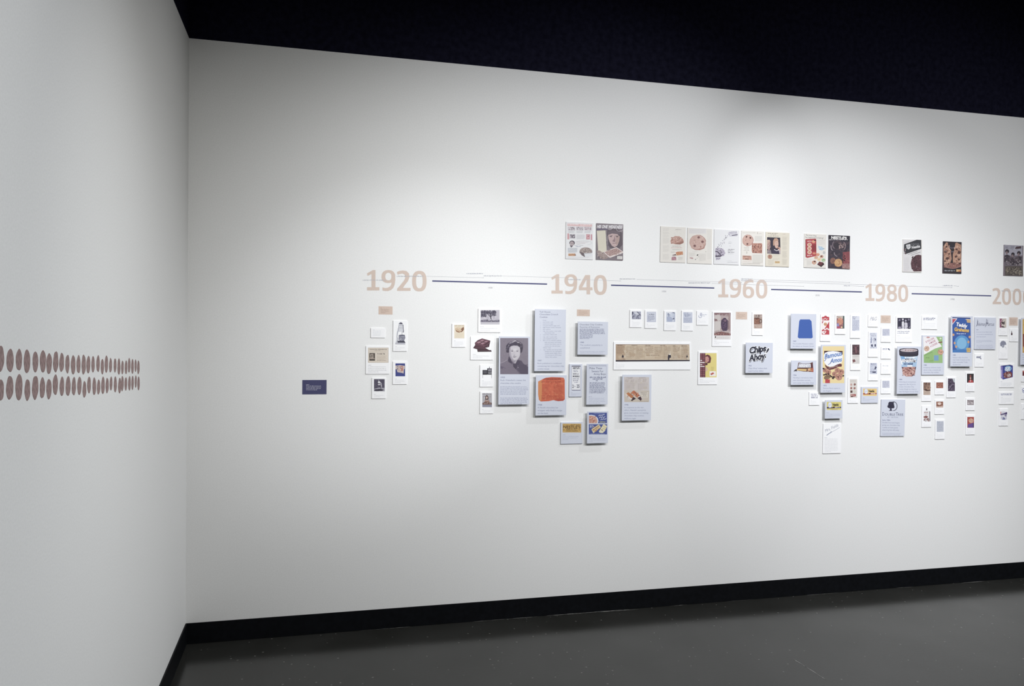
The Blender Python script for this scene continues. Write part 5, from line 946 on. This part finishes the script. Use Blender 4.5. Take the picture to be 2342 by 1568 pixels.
P = poster('A4', 905, 165, 1233, 732, 'dark magazine page with an upright close-up of a broken cookie', M_PAGED)
a = page(P, 'A4'); a.p([(908,168),(1225,185),(1232,738),(920,730)],'2a1f28').p([(912,260),(960,185),(990,190),(1000,260),(1050,330),(1060,480),(1000,640),(922,600)],'b78870').p([(1225,230),(1150,190),(1125,200),(1110,300),(1080,400),(1080,520),(1120,640),(1230,600)],'bb8c72').p([(920,560),(1228,540),(1228,620),(1080,655),(922,630)],'8d5a54')
a.b(915,200,1040,620,40,12,26,['c99c84','a87862','d3aa92','8a5a4c']).b(1095,210,1225,620,40,12,26,['c99c84','a87862','d3aa92','8a5a4c'])
for x,y,r in ((950,350,26),(985,470,24),(1135,438,20),(1195,365,26),(1188,490,20),(940,520,16),(1015,390,14),(1150,310,15),(965,265,15),(1110,560,18),(1000,575,20),(1205,560,16)): a.wob(x,y,r,r*1.15,'52302c',.25,9,rot=x%90)
a.wob(958,338,8,6,'d9c4bc',.2,7).wob(1196,470,6,5,'c9b4ac',.2,7)
a.p([(1010,220),(1110,220),(1080,280),(1040,280)],'2b2430').ring(1065,250,60,40,8,'8a8290',20,160).p([(1040,340),(1100,340),(1075,390),(1060,480),(1048,400)],'332027').l([(1045,355),(1095,350)],10,'7d7480').b(930,550,1220,630,20,10,20,['9a6a5e','7a4a46','b08074']).ring(1075,560,160,92,9,'b0807a',20,160).w(930,680,1130,1,20,18,'9da0a8',1).p([(1140,665),(1222,668),(1222,708),(1140,706)],'d9b274').p([(1175,690),(1222,680),(1222,708),(1180,706)],'c46a3a'); a.done()

P = poster('A4', 1985, 228, 2328, 775, 'grey magazine page with three dark-haired figures, rightmost of the upper row', M_PAGEG)
a = page(P, 'A4'); a.p([(1988,230),(2312,245),(2326,783),(2002,774)],'6f6570').p([(1990,232),(2312,246),(2315,420),(1995,420)],'a9a6b4').b(1995,240,2310,330,20,14,28,['b5b2be','9c98a6']).w(2010,258,2160,3,18,9,'7d7a8a',.8).p([(2180,300),(2200,265),(2290,255),(2295,290),(2250,300)],'4a3038')
for x,y,r in ((2042,345,36),(2145,398,32),(2252,375,34)): a.e(x,y,r,r*1.05,'2e2430').e(x-6,y+26,r*.55,r*.75,'8a7478').p([(x-50,y+190),(x-42,y+70),(x,y+55),(x+46,y+75),(x+50,y+190)],'3b303c')
a.b(2000,440,2310,600,44,12,28,['4a3d48','7d7078','5a4c54','9a8f94','352a34']).p([(2002,605),(2318,605),(2324,780),(2004,772)],'5a4f4a').b(2005,612,2318,772,60,12,26,['6f6358','453b38','857968','3a302f','93887a']); a.done()

# ---------------------------------------------------------------- round cookie prints on the left wall, two rows
UP = [(3,160,475),(122,195,487),(230,200,465),(328,208,495),(430,228,485),(522,212,490),(597,248,508),(678,228,485),(750,247,482),(820,272,492),(890,275,513),(955,280,497),(1018,273,510),(1075,283,500),(1132,290,485),(1193,277,482),(1245,320,510),(1294,280,488),(1345,310,490),(1400,312,488),(1447,318,515),(1490,340,508),(1534,338,508),(1572,310,488),(1612,325,503),(1650,327,480),(1684,338,510)]
LO = [(8,570,830),(118,525,820),(230,508,825),(333,570,827),(428,525,815),(515,548,800),(595,562,812),(673,510,762),(753,540,773),(828,530,778),(898,545,765),(966,535,763),(1027,592,795),(1083,535,742),(1147,548,762),(1200,570,757),(1253,537,752),(1304,550,740),(1351,535,707),(1403,535,730),(1456,550,745),(1489,530,712),(1531,540,708),(1575,530,708),(1613,528,697),(1652,522,672),(1686,535,705)]
def ordinal(n): return '%d%s' % (n, 'th' if 10 <= n % 100 <= 20 else {1:'st',2:'nd',3:'rd'}.get(n % 10, 'th'))
for rows, rn_ in ((UP, 'upper'), (LO, 'lower')):
    for i, (x, y0, y1) in enumerate(rows):
        k = 5.3227; a_, b_ = onleft(x/k, 760+y0/k), onleft(x/k, 760+y1/k); c = (a_+b_)/2; h = (a_.z-b_.z)/2; wd_ = min(h*.80, .0235)
        bm = bmesh.new(); N = 32; ph = [rnd.uniform(0, 6.28) for _ in range(3)]; am = [rnd.uniform(.008, .035) for _ in range(3)]
        def rad(t): return 1+am[0]*math.sin(2*t+ph[0])+am[1]*math.sin(3*t+ph[1])+am[2]*math.sin(5*t+ph[2])
        lo_ = [bm.verts.new((0.0, wd_*rad(6.2832*j/N)*math.cos(6.2832*j/N), h*rad(6.2832*j/N)*math.sin(6.2832*j/N))) for j in range(N)]
        hi_ = [bm.verts.new((.0006, v.co.y*.97, v.co.z*.97)) for v in lo_]
        for j in range(N): bm.faces.new((lo_[j], lo_[(j+1)%N], hi_[(j+1)%N], hi_[j]))
        bm.faces.new(hi_); bm.normal_update()
        me = bpy.data.meshes.new('cookie_print'); bm.to_mesh(me); bm.free()
        o = link('cookie_print', me, M_COOKIE, loc=(0, c.y, c.z))
        nn = len(rows)-i
        tag(o, 'brown round cookie-shaped print, %s in the %s row counted from the corner' % (ordinal(nn), rn_), 'cookie print', 'two rows of brown cookie prints')
